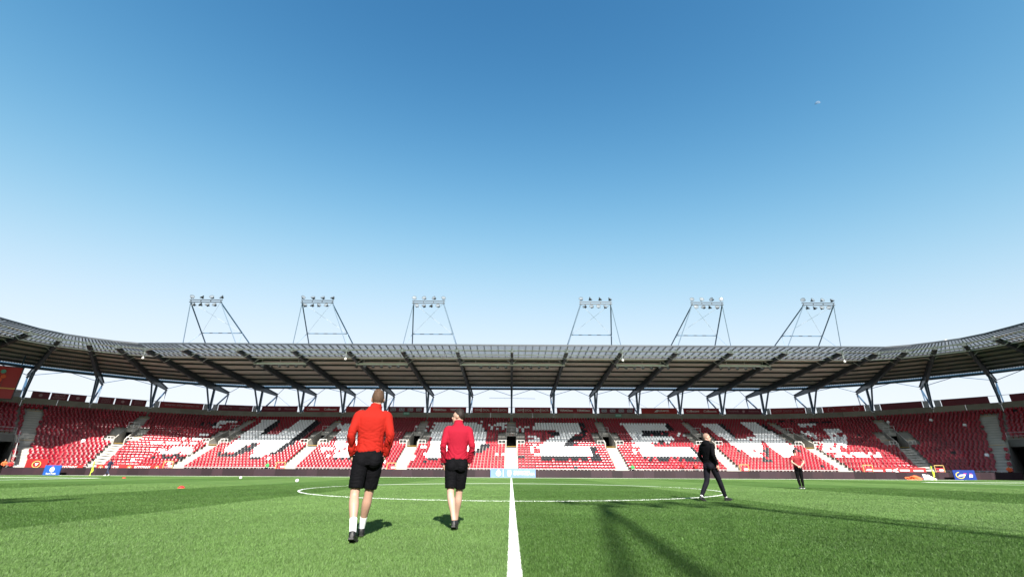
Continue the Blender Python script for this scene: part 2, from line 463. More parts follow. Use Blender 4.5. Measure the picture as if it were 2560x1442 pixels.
# ---- terrace steps
def near_aisle(u):
    return min(AISLES, key=lambda a: abs(a - u))
us = set()
for k in range(-KMAX, KMAX):
    for q in range(4): us.add(round(k + q / 4, 4))
us.add(float(KMAX))
for a in AISLES:
    for s in (-1, 1): us.add(round(a + s * 0.1, 4))
for s in (-1, 1):
    for p in PORTAL: us.add(round(s * p, 4))
us = sorted(us)
T = MB()
for i in range(NROW):
    t0, t1 = i / NROW, (i + 1) / NROW; z = row_z(i)
    for a, b in zip(us[:-1], us[1:]):
        mid = (a + b) / 2
        if PORTAL[0] < abs(mid) < PORTAL[1] and i < PROW: continue
        if WELL[0] <= i < WELL[1] and abs(mid - near_aisle(mid)) < 0.1 and abs(near_aisle(mid)) <= 8: continue
        zb = z - DZ if i else 0.0
        T.face([seat_pt(a, t0, z), seat_pt(b, t0, z), seat_pt(b, t1, z), seat_pt(a, t1, z)])
        T.face([seat_pt(a, t0, zb), seat_pt(b, t0, zb), seat_pt(b, t0, z), seat_pt(a, t0, z)])
spart(T, 'terrace', CONC)
# back of the stand so that it is a body, not a shell
T = MB()
for a, b in zip(us[:-1], us[1:]):
    T.face([seat_pt(a, 1.03, 0), seat_pt(b, 1.03, 0), seat_pt(b, 1.03, row_z(NROW)), seat_pt(a, 1.03, row_z(NROW))])
spart(T, 'rear_wall', CONC_DARK)
# ---- upper wall: precast panels with open joints
for k in range(-12, 12):
    for h in range(2):
        a, b = k + h * 0.5, k + h * 0.5 + 0.5
        e = 0.0015
        P = MB()
        q = []
        for z in (row_z(NROW) - DZ - 0.1, WALL_Z):
            q += [seat_pt(a + e, 1.0, z), seat_pt(b - e, 1.0, z), seat_pt(b - e, 1.008, z), seat_pt(a + e, 1.008, z)]
        P.hexa(q); spart(P, 'wall_panel', WALLC)
# ---- stairs in the aisles, two steps to a row
def stair(a, i0, i1, w):
    S = MB()
    for i in range(i0, i1):
        for h in range(2):
            t0 = (i + h * 0.5) / NROW; t1 = (i + (h + 1) * 0.5) / NROW; z = row_z(i) + (h + 1) * DZ / 2 - DZ / 2 + 0.006
            e = du_m(a, w / 2, t0)
            q = []
            for zz in (row_z(i) - 0.02, z + 0.004):
                q += [seat_pt(a - e, t0, zz), seat_pt(a + e, t0, zz), seat_pt(a + e, t1, zz), seat_pt(a - e, t1, zz)]
            S.hexa(q)
    return spart(S, 'stair_flight', CONC_STEP)
def strip(a, i, w, off=0.0, m=YEL):
    e = du_m(a, w / 2, i / NROW); o = du_m(a, off, i / NROW); S = MB(); q = []
    for z in (row_z(i) + 0.012, row_z(i) + 0.05):
        q += [seat_pt(a + o - e, i / NROW - 0.001, z), seat_pt(a + o + e, i / NROW - 0.001, z), seat_pt(a + o + e, (i + 0.28) / NROW, z), seat_pt(a + o - e, (i + 0.28) / NROW, z)]
    S.hexa(q); return spart(S, 'edge_strip', m)
def rail(pts, posts, r=0.028):
    S = MB()
    S.path(pts, r)
    for p, h in posts: S.tube(Vector(p), Vector(p) + Vector((0, 0, h)), r)
    return S
def vomitory(a):
    e = 0.1
    fl, pz = row_z(WELL[0]), row_z(WELL[1])
    tf, tb = WELL[0] / NROW, WELL[1] / NROW
    V = MB()                                                # floor
    V.face([seat_pt(a - e, tf, fl), seat_pt(a + e, tf, fl), seat_pt(a + e, tb + .08, fl), seat_pt(a - e, tb + .08, fl)])
    # cheek walls with raking tops
    vo = spart(V, 'vomitory', CONC_STEP)
    for s in (-1, 1):
        C = MB(); w0 = a + s * (e - 0.001); w1 = a + s * (e + 0.022)
        q = [seat_pt(w0, tf - .012, fl - .4), seat_pt(w1, tf - .012, fl - .4), seat_pt(w1, tb, fl - .4), seat_pt(w0, tb, fl - .4),
             seat_pt(w0, tf - .012, fl + .62), seat_pt(w1, tf - .012, fl + .62), seat_pt(w1, tb, pz + .42), seat_pt(w0, tb, pz + .42)]
        C.hexa(q); o = C.build('cheek_wall', CONC, vo); 
    L = MB(); q = []
    for z in (fl + 1.95, pz + .22):
        q += [seat_pt(a - e, tb - .004, z), seat_pt(a + e, tb - .004, z), seat_pt(a + e, tb + .012, z), seat_pt(a - e, tb + .012, z)]
    L.hexa(q); L.build('lintel', CONC_STEP, vo)
    K = MB(); q = []
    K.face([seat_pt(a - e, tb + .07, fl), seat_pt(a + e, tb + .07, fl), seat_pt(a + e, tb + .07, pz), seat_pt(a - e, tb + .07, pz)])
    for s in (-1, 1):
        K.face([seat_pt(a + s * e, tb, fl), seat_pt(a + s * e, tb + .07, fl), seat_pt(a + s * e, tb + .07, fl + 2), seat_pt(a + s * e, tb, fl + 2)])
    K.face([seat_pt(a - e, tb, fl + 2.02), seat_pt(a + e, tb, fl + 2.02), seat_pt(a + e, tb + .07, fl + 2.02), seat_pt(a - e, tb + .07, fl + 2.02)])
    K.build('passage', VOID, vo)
    # railing over the portal and at the front of the two side landings
    h = 0.95; p0 = seat_pt(a - e, tb + .002, pz + .22); p1 = seat_pt(a + e, tb + .002, pz + .22); pm = (p0 + p1) / 2
    up = Vector((0, 0, h)); S = MB()
    S.path([p0, p0 + up, p1 + up, p1], 0.03); S.tube(pm, pm + up, 0.025); S.tube(p0 + up * .5, p1 + up * .5, 0.022)
    S.build('railing', GALV, vo)
    for s in (-1, 1):
        z = row_z(10); b0 = seat_pt(a + s * (e + .022), tf, z); b1 = seat_pt(a + s * 0.262, tf, z)
        S = MB(); S.path([b0, b0 + up, b1 + up, b1], 0.03); S.tube((b0 + b1) / 2, (b0 + b1) / 2 + up, .025); S.tube(b0 + up * .5, b1 + up * .5, .022)
        S.build('railing', WHITE if s else GALV, vo)
        strip(a, 13, 1.2, s * 1.5)
    if a == 0:
        T_ = put_text('C 6', vo, (0, 0, 0), 0.75, 0.34, mat('sign_rust', (0.45, 0.12, 0.08), .7))
        T_.location = seat_pt(a, tb - .004, fl + 2.17) + Vector((0, -0.01, 0))
    strip(a, 10, 1.55); 
for a in AISLES:
    if abs(a) <= 8:
        stair(a, 0, 10, 1.5); stair(a, 16, 22, 1.25); strip(a, 22, 1.25); vomitory(a)
    elif abs(a) == 10:
        e_ = math.copysign(9.77, a); stair(e_, 0, 22, 1.7); strip(e_, 22, 1.7); strip(e_, 10, 1.7)
# ---- front parapet rail of every seating block
for a in range(-10, 10, 2):
    S = MB(); pts = []
    n = 10
    for j in range(n + 1):
        u = a + 0.13 + (2 - 0.26) * j / n
        p = seat_pt(u, -0.004, Z0); pts.append(p + Vector((0, 0, 0.42))); S.tube(p, p + Vector((0, 0, 0.42)), 0.03)
    S.path(pts, 0.035); spart(S, 'front_railing', GALV)
# ---- gate tunnels under the corner seats
for s in (-1, 1):
    G = MB(); top = row_z(PROW); TP_ = PROW / NROW
    for u0, u1 in ((PORTAL[0], 11.2), (11.2, PORTAL[1])):
        G.face([seat_pt(s * u0, TP_, top - .95), seat_pt(s * u1, TP_, top - .95), seat_pt(s * u1, TP_, top), seat_pt(s * u0, TP_, top)])
        G.face([seat_pt(s * u0, TP_, top - .95), seat_pt(s * u1, TP_, top - .95), seat_pt(s * u1, 1.02, top - .95), seat_pt(s * u0, 1.02, top - .95)])
    for u in PORTAL:
        G.face([seat_pt(s * u, 0, 0), seat_pt(s * u, 1.02, 0), seat_pt(s * u, 1.02, top), seat_pt(s * u, TP_, top), seat_pt(s * u, 0, Z0 + 0.5)])
    gt = spart(G, 'gate_tunnel', CONC_DARK)
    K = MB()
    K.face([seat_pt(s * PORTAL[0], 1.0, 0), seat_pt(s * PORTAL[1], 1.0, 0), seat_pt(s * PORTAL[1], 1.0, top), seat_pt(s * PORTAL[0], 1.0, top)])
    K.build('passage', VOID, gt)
    S = MB(); a_, b_ = seat_pt(s * PORTAL[0], TP_, top), seat_pt(s * PORTAL[1], TP_, top); up = Vector((0, 0, .9))
    S.path([a_, a_ + up, b_ + up, b_], .03); S.tube(a_ + up * .5, b_ + up * .5, .025)
    for f in (.25, .5, .75): S.tube(a_.lerp(b_, f), a_.lerp(b_, f) + up, .025)
    S.build('railing', GALV, gt)

# ================================================================== seats
def inside(poly, x, y):
    c = False; n = len(poly); j = n - 1
    for i in range(n):
        xi, yi = poly[i]; xj, yj = poly[j]
        if (yi > y) != (yj > y) and x < (xj - xi) * (y - yi) / (yj - yi) + xi: c = not c
        j = i
    return c
def rect(x0, y0, x1, y1): return [(x0, y0), (x1, y0), (x1, y1), (x0, y1)]
WHITE_P = [  # seat letters, outlined on the photograph: (outline, share of white seats)
    ([(656, 1050), (692, 1050), (645, 1088), (640, 1105), (605, 1118), (586, 1131), (555, 1128), (590, 1098)], 1),
    ([(640, 1088), (690, 1085), (680, 1092), (650, 1108), (638, 1109)], 1),
    ([(750, 1051), (791, 1051), (716, 1108), (672, 1136), (628, 1141), (633, 1122), (652, 1104), (690, 1085), (733, 1062)], 1),
    ([(845, 1057), (935, 1055), (905, 1140), (836, 1140)], .92),
    ([(1086, 1055), (1188, 1055), (1206, 1064), (1217, 1085), (1210, 1105), (1192, 1122), (1165, 1136), (1130, 1141), (1066, 1141)], 1),
    ([(1333, 1057), (1446, 1057), (1451, 1078), (1432, 1090), (1404, 1115), (1472, 1116), (1486, 1140), (1344, 1141), (1350, 1112), (1393, 1084), (1392, 1077), (1334, 1076)], 1),
    ([(1549, 1058), (1660, 1058), (1672, 1077), (1606, 1078), (1612, 1091), (1680, 1091), (1692, 1103), (1626, 1104), (1636, 1116), (1722, 1117), (1745, 1141), (1606, 1141), (1590, 1106), (1568, 1080)], 1),
    ([(1748, 1057), (1791, 1057), (1830, 1090), (1864, 1108), (1900, 1140), (1880, 1141), (1836, 1115)], 1),
    ([(1861, 1092), (1902, 1092), (1906, 1141), (1884, 1141), (1850, 1118), (1846, 1098)], .9),
    ([(1848, 1057), (1888, 1057), (1953, 1094), (1984, 1120), (1990, 1143), (1955, 1143), (1905, 1100)], 1),
    (rect(1995, 1057, 2039, 1069), .75), ([(1994, 1076), (2020, 1076), (2052, 1097), (2022, 1097)], .75),
    ([(2055, 1070), (2095, 1070), (2118, 1098), (2075, 1098)], .85), (rect(2054, 1099, 2113, 1117), .9), (rect(2052, 1118, 2098, 1131), .9), (rect(2086, 1131, 2200, 1144), .8),
    (rect(543, 1053, 594, 1058), 1), (rect(528, 1062, 550, 1068), 1), (rect(498, 1082, 535, 1091), .8), (rect(455, 1094, 502, 1101), .8), (rect(378, 1102, 490, 1111), .75),
    (rect(432, 1115, 482, 1121), .9), (rect(398, 1121, 480, 1132), .9), (rect(378, 1120, 402, 1130), .6),
    (rect(1216, 1058, 1266, 1074), .35), (rect(1286, 1060, 1322, 1077), .35), (rect(1318, 1090, 1346, 1140), .4), (rect(1235, 1125, 1267, 1140), .25),
    (rect(1040, 1062, 1085, 1100), .3), (rect(1015, 1115, 1068, 1140), .25), (rect(1580, 1098, 1604, 1138), .3), (rect(800, 1110, 840, 1140), .25), (rect(1680, 1080, 1712, 1100), .25)]
BLACK_P = [([(691, 1050), (707, 1052), (662, 1086), (645, 1088)], .95), ([(640, 1105), (643, 1115), (608, 1133), (584, 1135), (587, 1129), (606, 1117)], .95), ([(789, 1051), (806, 1054), (750, 1098), (694, 1132), (670, 1137), (714, 1108)], .92),
    (rect(545, 1131, 592, 1143), .7), (rect(624, 1138, 652, 1147), .7), (rect(838, 1140, 880, 1150), .8), (rect(1066, 1141, 1098, 1151), .85),
    ([(1188, 1055), (1200, 1057), (1217, 1076), (1217, 1085), (1206, 1064)], .8), ([(1210, 1105), (1226, 1110), (1214, 1124), (1178, 1140), (1165, 1136), (1192, 1122)], .85),
    ([(1446, 1057), (1464, 1060), (1464, 1085), (1444, 1104), (1428, 1116), (1404, 1115), (1432, 1090), (1451, 1078)], .92), (rect(1370, 1077, 1395, 1088), .85),
    (rect(1346, 1141, 1500, 1151), .7), ([(1472, 1116), (1490, 1118), (1500, 1141), (1486, 1140)], .85),
    ([(1660, 1058), (1672, 1059), (1690, 1077), (1672, 1077)], .9), (rect(1605, 1078, 1668, 1091), .85), (rect(1626, 1103, 1694, 1113), .45), (rect(1611, 1141, 1758, 1152), .75), ([(1722, 1117), (1734, 1118), (1756, 1141), (1745, 1141)], .8),
    ([(1791, 1057), (1804, 1058), (1846, 1097), (1846, 1098), (1830, 1090)], .85), ([(1888, 1057), (1906, 1058), (1955, 1092), (2000, 1130), (1984, 1120), (1953, 1094)], .85), (rect(1904, 1118, 1930, 1152), .65),
    (rect(378, 1135, 456, 1145), .5), (rect(500, 1056, 540, 1066), .5), (rect(1286, 1140, 1312, 1146), .3), (rect(1945, 1052, 2100, 1056), .4), (rect(560, 1046, 600, 1052), .5)]
def seat_colour(px, py):
    for p, q in BLACK_P:
        if inside(p, px, py) and random.random() < q: return 2
    for p, q in WHITE_P:
        if inside(p, px, py): return 1 if random.random() < q else 0
    r = random.random()
    return 0 if r > 0.004 else (2 if r < 0.002 else 1)

def seat_shape(mb, mi=0):
    """tip-up bucket seat, front towards -y, floor at z=0, riser at y=0"""
    w = 0.208
    # pan: rounded slab, slightly dished
    zs = 0.42; pts = [(-w, -.43), (-w * .8, -.462), (w * .8, -.462), (w, -.43), (w * .92, -.07), (-w * .92, -.07)]
    top = [Vector((x, y, zs + (0.025 if y < -.4 else 0.0))) for x, y in pts]; bot = [Vector((x, y - (.024 if y < -.4 else -.02), zs - .055)) for x, y in pts]
    mb.face(top, mi); mb.face(list(reversed(bot)), mi)
    for i in range(6): j = (i + 1) % 6; mb.face([bot[i], bot[j], top[j], top[i]], mi)
    # back: leaning, arched top edge rolled backwards
    prof = [(-.20, .40), (-w, .50), (-w * .98, .70), (-w * .62, .79), (w * .62, .79), (w * .98, .70), (w, .50), (.20, .40)]
    fr = [Vector((x, -.10 + (z - .42) * .20 - (0.03 if abs(x) > .19 else 0), z)) for x, z in prof]
    bk = [Vector((p.x * .93, p.y + .055, p.z - .015)) for p in fr]
    n = len(fr)
    mid_f = Vector((0, -.055 + .022, .60))
    for i in range(n): mb.face([fr[i], fr[(i + 1) % n], mid_f], mi)
    mb.face(list(reversed(bk)), mi)
    for i in range(n): j = (i + 1) % n; mb.face([fr[j], fr[i], bk[i], bk[j]], mi)
    # bracket
    mb.box((0, -.02, .30), (.08, .10, .26), mi=mi)

proto = []
for mtl in (REDS, WHTS, BLKS):
    b_ = MB(); seat_shape(b_); proto.append(b_.mesh('stadium_seat', mtl))
base = MB(); seat_shape(base); SV = np.array(base.v); SF = base.f
seats = []
for i in range(NROW):
    tc = (i + 0.97) / NROW; z = row_z(i)
    for a in range(-12, 12, 2):
        gap = 0.0
        if abs(a) <= 12:
            if i >= 22: g0 = g1 = 0.0
            elif WELL[0] <= i < WELL[1]: g0 = g1 = 2.15
            elif i < WELL[0]: g0 = g1 = 0.85
            else: g0 = g1 = 0.72
        if abs(a) == 10: g0 = 0.0
        if abs(a + 2) == 10: g1 = 0.0
        if abs(a) >= 12: g0 = 0.0
        if abs(a + 2) >= 12: g1 = 0.0
        mid = a + 1
        # arc length along the row
        n = 40; uu = [a + 2 * j / n for j in range(n + 1)]; pp = [seat_pt(u, tc, z) for u in uu]
        cum = [0]
        for j in range(n): cum.append(cum[-1] + (pp[j + 1] - pp[j]).length)
        L = cum[-1]; free = L - g0 - g1; cnt = int(free / 0.5)
        if cnt < 1: continue
        st = g0 + (free - cnt * 0.5) / 2 + 0.25
        for c in range(cnt):
            s = st + c * 0.5; j = min(n - 1, max(0, next(q for q in range(n) if cum[q + 1] >= s)))
            f = (s - cum[j]) / (cum[j + 1] - cum[j]); u = uu[j] + (uu[j + 1] - uu[j]) * f
            if PORTAL[0] - .05 < abs(u) < PORTAL[1] and i < PROW: continue
            if 9.64 < abs(u) < 9.90 and i < 22: continue
            p = pp[j].lerp(pp[j + 1], f); d = (pp[j + 1] - pp[j]).normalized()
            px, py, zc = to_px(p + Vector((0, 0, .6)))
            if px < -60 or px > 2620: continue
            seats.append((zc, p, math.atan2(d.y, d.x), seat_colour(px, py), i, u))
seats.sort(key=lambda q: q[0] if q[4] < 4 else q[0] + 50)
LB = {0: 'red plastic tip-up seat in the lowest rows of the far stand', 1: 'white plastic tip-up seat in the lowest rows of the far stand', 2: 'black plastic tip-up seat in the lowest rows of the far stand'}
for zc, p, ang, c, i, u in seats[:300]:
    o = link('stadium_seat', proto[c], None, p); o.rotation_euler = (R(random.uniform(-1, 1)), 0, ang + R(random.uniform(-1.5, 1.5)))
    tag(o, LB[c], 'seat', ('red', 'white', 'black')[c] + ' seats in the lowest rows')
rest = seats[300:]
V = np.empty((len(rest), len(SV), 3), np.float32); F = []; MI = []
for q, (zc, p, ang, c, i, u) in enumerate(rest):
    ang += R(random.uniform(-1.5, 1.5)); ca, sa = math.cos(ang), math.sin(ang)
    V[q, :, 0] = SV[:, 0] * ca - SV[:, 1] * sa + p.x; V[q, :, 1] = SV[:, 0] * sa + SV[:, 1] * ca + p.y; V[q, :, 2] = SV[:, 2] + p.z
    o_ = q * len(SV)
    for f in SF: F.append(tuple(o_ + k for k in f)); MI.append(c)
me = bpy.data.meshes.new('seat_rows'); me.from_pydata(V.reshape(-1, 3).tolist(), [], F)
for mtl in (REDS, WHTS, BLKS): me.materials.append(mtl)
me.polygons.foreach_set('material_index', MI); me.update()
o = link('seat_rows', me); kind(o, 'stuff'); o['label'] = 'rows of red seats with white and black seats forming big letters'; o['category'] = 'seats'
# ================================================================== roof
FE = 1.83                                    # overhang of the glazed edge beyond the beam ends
RZ_B, RZ_F = 15.5, 16.95                     # deck height over the wall, and at the beam ends
roof = thing('stadium_roof', 'dark steel cantilever roof with glazed front edge over the far stand', 'roof', (0, 88.9, 0))
PINV = Matrix.Translation((0, -88.9, 0))
def rpart(mb, name, mats, smooth=False):
    o = mb.build(name, mats, None, smooth); o.parent = roof; o.matrix_parent_inverse = PINV; return o
def roof_pt(u, q, dz=0.0):                   # q = 0 over the wall, 1 at the beam end
    W, B, dep = node(u); p = W.lerp(B, q)
    return Vector((p.x, p.y, RZ_B + (RZ_F - RZ_B) * q + dz))
def q_front(u, m):                           # m metres in front of (+) / behind (-) the beam end, as q
    W, B, dep = node(u); return 1 + m / (B - W).length
GL = (FE, 0.0, -2.2, -4.05)                  # glazing strips between these lines
K0, K1 = -13, 13
pane_stuff = MB()
for k in range(K0, K1):
    # corrugated deck sheet
    dm = MB(); n = 52
    rows = [0.0, 0.25, 0.5, 0.75, None]
    line = []
    for q in rows:
        L = []
        for j in range(n * 2 + 1):
            u = k + j / (n * 2) ; u = min(max(u, k + .0), k + 1)
            qq = q_front(u, GL[3]) if q is None else q
            L.append(roof_pt(u, qq, 0.22 + (0.075 if (j // 2) % 2 else 0.0)))
        line.append(L)
    for A, B_ in zip(line[:-1], line[1:]):
        for j in range(n * 2): dm.face([A[j], A[j + 1], B_[j + 1], B_[j]])
    rpart(dm, 'deck_panel', DECK)
    # purlins
    for q in (0.10, 0.235, 0.37, 0.505, 0.64, 0.75):
        S = MB(); S.bar(roof_pt(k, q, 0.09), roof_pt(k + 1, q, 0.09), 0.16, 0.26); rpart(S, 'purlin', STEEL)
    S = MB(); S.bar(roof_pt(k, -0.012, 0.02), roof_pt(k + 1, -0.012, 0.02), 0.22, 0.5); rpart(S, 'fascia', STEELB)
    # galvanised tubes carrying the glazing
    for m in GL[1:]:
        S = MB(); S.tube(roof_pt(k, q_front(k, m), 0.02), roof_pt(k + 1, q_front(k + 1, m), 0.02), 0.10, 8); rpart(S, 'glazing_rail', GALV)
    # glazing bars
    S = MB()
    for j in range(9):
        u = k + j / 8
        if j == 8 and k < K1 - 1: continue
        S.bar(roof_pt(u, q_front(u, GL[0]), .20), roof_pt(u, q_front(u, GL[3]), .20), 0.09, 0.12)
    S.bar(roof_pt(k, q_front(k, FE), .20), roof_pt(k + 1, q_front(k + 1, FE), .20), 0.10, 0.22)
    S.bar(roof_pt(k, q_front(k, -1.0), .22), roof_pt(k + 1, q_front(k + 1, -1.0), .22), 0.05, 0.06)
    S.bar(roof_pt(k, q_front(k, -3.1), .22), roof_pt(k + 1, q_front(k + 1, -3.1), .22), 0.05, 0.06)
    rpart(S, 'glazing_frame', STEEL)
    for r in range(3):
        for j in range(8):
            e = 0.006
            a, b = k + j / 8 + e, k + (j + 1) / 8 - e
            q = []
            for dz in (.245, .275):
                q += [roof_pt(a, q_front(a, GL[r] - .05), dz), roof_pt(b, q_front(b, GL[r] - .05), dz), roof_pt(b, q_front(b, GL[r + 1] + .05), dz), roof_pt(a, q_front(a, GL[r + 1] + .05), dz)]
            if -6 <= k < 6:
                S = MB(); S.hexa(q); rpart(S, 'roof_pane', PANE)
            else: pane_stuff.hexa(q)
kind(rpart(pane_stuff, 'roof_panes', PANE), 'stuff')
def beam_dir(k):
    W, B, dep = node(k); d = (B - W).normalized(); return Vector((d.x, d.y, 0))
REAR = {}
for k in range(K0, K1 + 1):
    d = beam_dir(k); top = roof_pt(k, 0)
    # tapered main beam: I-section from the tail behind the wall to the tip
    tail = top - d * 6.0 + Vector((0, 0, -0.55)); tip = roof_pt(k, 1.0); kn = top + d * 2.6
    REAR[k] = tail
    S = MB(); z = Vector((0, 0, 1))
    segs = [(tail, .42), (top, .95), (kn, 1.0), (roof_pt(k, .5), .82), (tip, .42)]
    for (p, h), (p2, h2) in zip(segs[:-1], segs[1:]):
        c, c2 = p - z * (h / 2 - .12), p2 - z * (h2 / 2 - .12)
        S.bar(c, c2, 0.06, h, mi=0, h2=h2)
        S.bar(p + z * .11, p2 + z * .11, 0.40, 0.05); S.bar(p - z * (h - .12), p2 - z * (h2 - .12), 0.40, 0.05)
    rpart(S, 'roof_beam', STEEL)
    if abs(k) < 13:
        s_ = Vector((-d.y, d.x, 0))
        foot = seat_pt(k, 1.004, WALL_Z - .3); foot_b = seat_pt(k, 1.012, WALL_Z - .9)
        S = MB(); S.bar(foot, top - z * .8, .34, .30, up=d); rpart(S, 'column_leg', STEELB)
        S = MB(); S.bar(foot, top + d * 3.0 - z * .55, .22, .22, up=s_); rpart(S, 'column_leg', STEELB)
        S = MB(); S.bar(foot, tail - z * .25, .20, .20, up=s_); rpart(S, 'rear_strut', STEELB)
        S = MB(); S.bar(foot - d * 3.2 - z * 10.4, tail - z * .2, .16, .16, up=s_); rpart(S, 'rear_tie', STEELB)
        S = MB(); S.box(foot + z * .15, (.42, .42, .26), Matrix.Rotation(math.atan2(d.y, d.x), 3, 'Z')); rpart(S, 'column_base', GALV)
    # bracket arms that carry the front tube, and knee braces to the purlins
    S = MB(); s_ = Vector((-d.y, d.x, 0))
    S.box(tip + z * .0, (.30, .30, .55), Matrix.Rotation(math.atan2(d.y, d.x), 3, 'Z'))
    for s in (-1, 1): S.bar(tip - z * .3, tip + s_ * s * 1.0 + z * .02, .09, .09)
    rpart(S, 'tip_bracket', GALV)
    for m in (-2.2, -5.0):
        S = MB(); p = roof_pt(k, q_front(k, m))
        for s in (-1, 1): S.bar(p - z * .55, p + s_ * s * .75 + z * .02, .06, .06)
        rpart(S, 'knee_brace', GALV)
for k in range(K0, K1):
    for a, b in ((k, k + 1), (k + 1, k)):
        S = MB(); S.tube(REAR[a], roof_pt((a + b) / 2, -0.01, -.1), .05, 5); rpart(S, 'tie_rod', STEELB)
for k in (-6, -4, 3, 5):
    for s in (0, 1):
        S = MB(); S.tube(REAR[k + s] - Vector((0, 0, .2)), seat_pt(k + 1 - s, 1.2, 9.5), .03, 5); rpart(S, 'brace_cable', STEELB)
S = MB(); a_, b_ = at_d(1222, 994, 94), at_d(1337, 996, 94); S.tube(a_, b_, .04, 5); rpart(S, 'tie_rod', STEELB)
# short vent posts standing on the corner roofs
for u, q in ((-11.6, .55), (-9.4, .6), (9.5, .62), (11.4, .55)):
    S = MB(); p = roof_pt(u, q, .3); S.tube(p, p + Vector((0, 0, 2.4)), .22, 8); S.tube(p + Vector((0, 0, 2.4)), p + Vector((0, 0, 2.5)), .28, 8)
    rpart(S, 'vent_post', GALV)

# ================================================================== floodlights
LAMP_D = mat('lamp_housing', (0.03, 0.04, 0.045), 0.35, metal=0.3)
LAMP_G = mat('lamp_glass', (0.22, 0.25, 0.27), 0.15, metal=0.3)
def lamp_mesh():
    a = MB(); I = Matrix.Identity(4)
    a.lathe([(0.0, -.34), (.10, -.34), (.12, -.20), (.24, -.10), (.31, .0), (.33, .06), (.30, .06)], I, 12)
    a.box((.20, 0, -.2), (.16, .14, .14)); 
    b = MB(); b.lathe([(.30, .045), (.18, .03), (0.0, .02)], I, 12)
    return a.mesh('lamp', LAMP_D, True), b.mesh('lens', LAMP_G, True)
LAMP, LENS = lamp_mesh()
def add_lamp(parent, p, yaw, pitch, s=1.0):
    o = link('lamp', LAMP, parent, p); o.rotation_euler = (R(90 + pitch), 0, R(yaw)); o.scale = (s, s, s)
    link('lens', LENS, o); return o
def mast(x, d_top, label, group, rotz=0.0, spread=4.0, thick=1.0, leg_top=2.15):
    """four raking legs, tie, braces and a double bar of eight lamps; local origin at the middle of the front feet, pitch towards -y"""
    t = thing('floodlight_mast', label, 'floodlight', (x, d_top + 3.3, 16.95 + .3), rotz, group)
    H = 5.75; zf, zb = 0.0, -0.45
    top = [Vector((s * 2.15, -3.3, H)) for s in (-1, 1)]; front = [Vector((s * spread, 0, zf)) for s in (-1, 1)]; back = [Vector((s * spread, 7.2, zb)) for s in (-1, 1)]
    bar = top; top = [Vector((s * leg_top, -3.3, H)) for s in (-1, 1)]
    j = [top[i].lerp(back[i], .50) for i in range(2)]
    for i in range(2):
        S = MB(); S.tube(front[i], top[i], .062 * thick, 6); S.build('front_leg', MASTB_LIT, t)
        S = MB(); S.tube(back[i], top[i], .09 * thick, 6); S.build('rear_leg', MASTB, t)
        S = MB(); S.tube(front[i], j[i], .045, 5); S.build('brace', MASTB_LIT, t)
        S = MB(); S.box(front[i], (.4, .4, .12)); S.build('foot_plate', GALV, t)
        S = MB(); S.tube(j[i], top[1 - i], .018, 4); S.build('cable', GALV, t)
    S = MB(); S.tube(j[0], j[1], .06, 6); S.build('tie', MASTB, t)
    S = MB()
    for dz in (0, .32): S.bar(bar[0] + Vector((-.2, 0, dz)), bar[1] + Vector((.2, 0, dz)), .12, .10)
    for f in (0, .33, .66, 1): q = bar[0].lerp(bar[1], f); S.bar(q, q + Vector((0, 0, .32)), .08, .08, up=(1, 0, 0))
    S.build('lamp_bar', STEEL, t)
    for i in range(4):
        add_lamp(t, (-2.1 + 1.4 * i, -.05 - 3.3, H + .78), random.uniform(-60, 60), random.uniform(-50, -15), .95)
        add_lamp(t, (-1.65 + 1.0 * i, -.05 - 3.3, H - .38), random.uniform(-60, 60), random.uniform(-50, -15), .95)
    return t
for kk in (-5.5, -3.5, -1.5, 1.5, 3.5, 5.5):
    mast(8.0 * kk, 61.5, 'tall floodlight mast with eight lamps on the far roof above ' + {1.5: 'a bold white lettered banner', 3.5: 'a bright red one-word banner', 5.5: 'a maroon crest banner'}[abs(kk)], 'floodlight masts on the far roof')
# lamp bars slung under the far roof
def light_bar(x0, x1, n, label, skip=None):
    a, b = at_d(x0, 911.5 + (x0 - 1278) * .0052, 70.5), at_d(x1, 911.5 + (x1 - 1278) * .0052, 70.5)
    t = thing('light_bar', label, 'lights', (a + b) / 2, 0, 'lamp bars under the far roof')
    h = (b - a).length / 2; S = MB(); S.bar((-h, 0, 0), (h, 0, 0), .24, .26); S.build('bar', WHITE, t)
    for f in (-.7, 0, .7):
        S = MB(); S.tube((h * f, 0, 0), (h * f, 0, .62), .035, 5); S.build('hanger', GALV, t)
    for f in skip or [(-1 + 2 * i / (n - 1)) for i in range(n)]:
        add_lamp(t, (h * .97 * f, -.1, -.40), random.uniform(-20, 20), random.uniform(-55, -30), .85)
for x0, x1 in ((634, 764), (889, 1018), (1540, 1670), (1797, 1925)):
    light_bar(x0, x1, 7, 'bar of seven round lamps under the far roof before ' + ('the navy double-S banner' if 800 < x0 < 1700 else 'the thin wide white name banner'))
light_bar(1149, 1411, 8, 'long bar with two groups of four lamps above the halfway line', [-.62, -.45, -.29, -.13, .20, .36, .52, .68])
# white hanging rods with a ball end at the roof edge
for k in (-7, -3, 2, 6):
    p = roof_pt(k, 1.0, -.25)
    t = thing('hanging_rod', 'white rod with ball end hanging from the tip of a roof beam', 'hanging rod', p, 0, 'rods hanging from the roof edge')
    S = MB(); S.tube((0, 0, 0), (0, 0, -1.05), .075, 8); S.build('rod', WHITE, t)
    S = MB(); S.lathe([(0, -1.28), (.12, -1.24), (.17, -1.13), (.12, -1.02), (0, -1.0)], Matrix.Identity(4), 10); S.build('ball', WHITE, t, True)

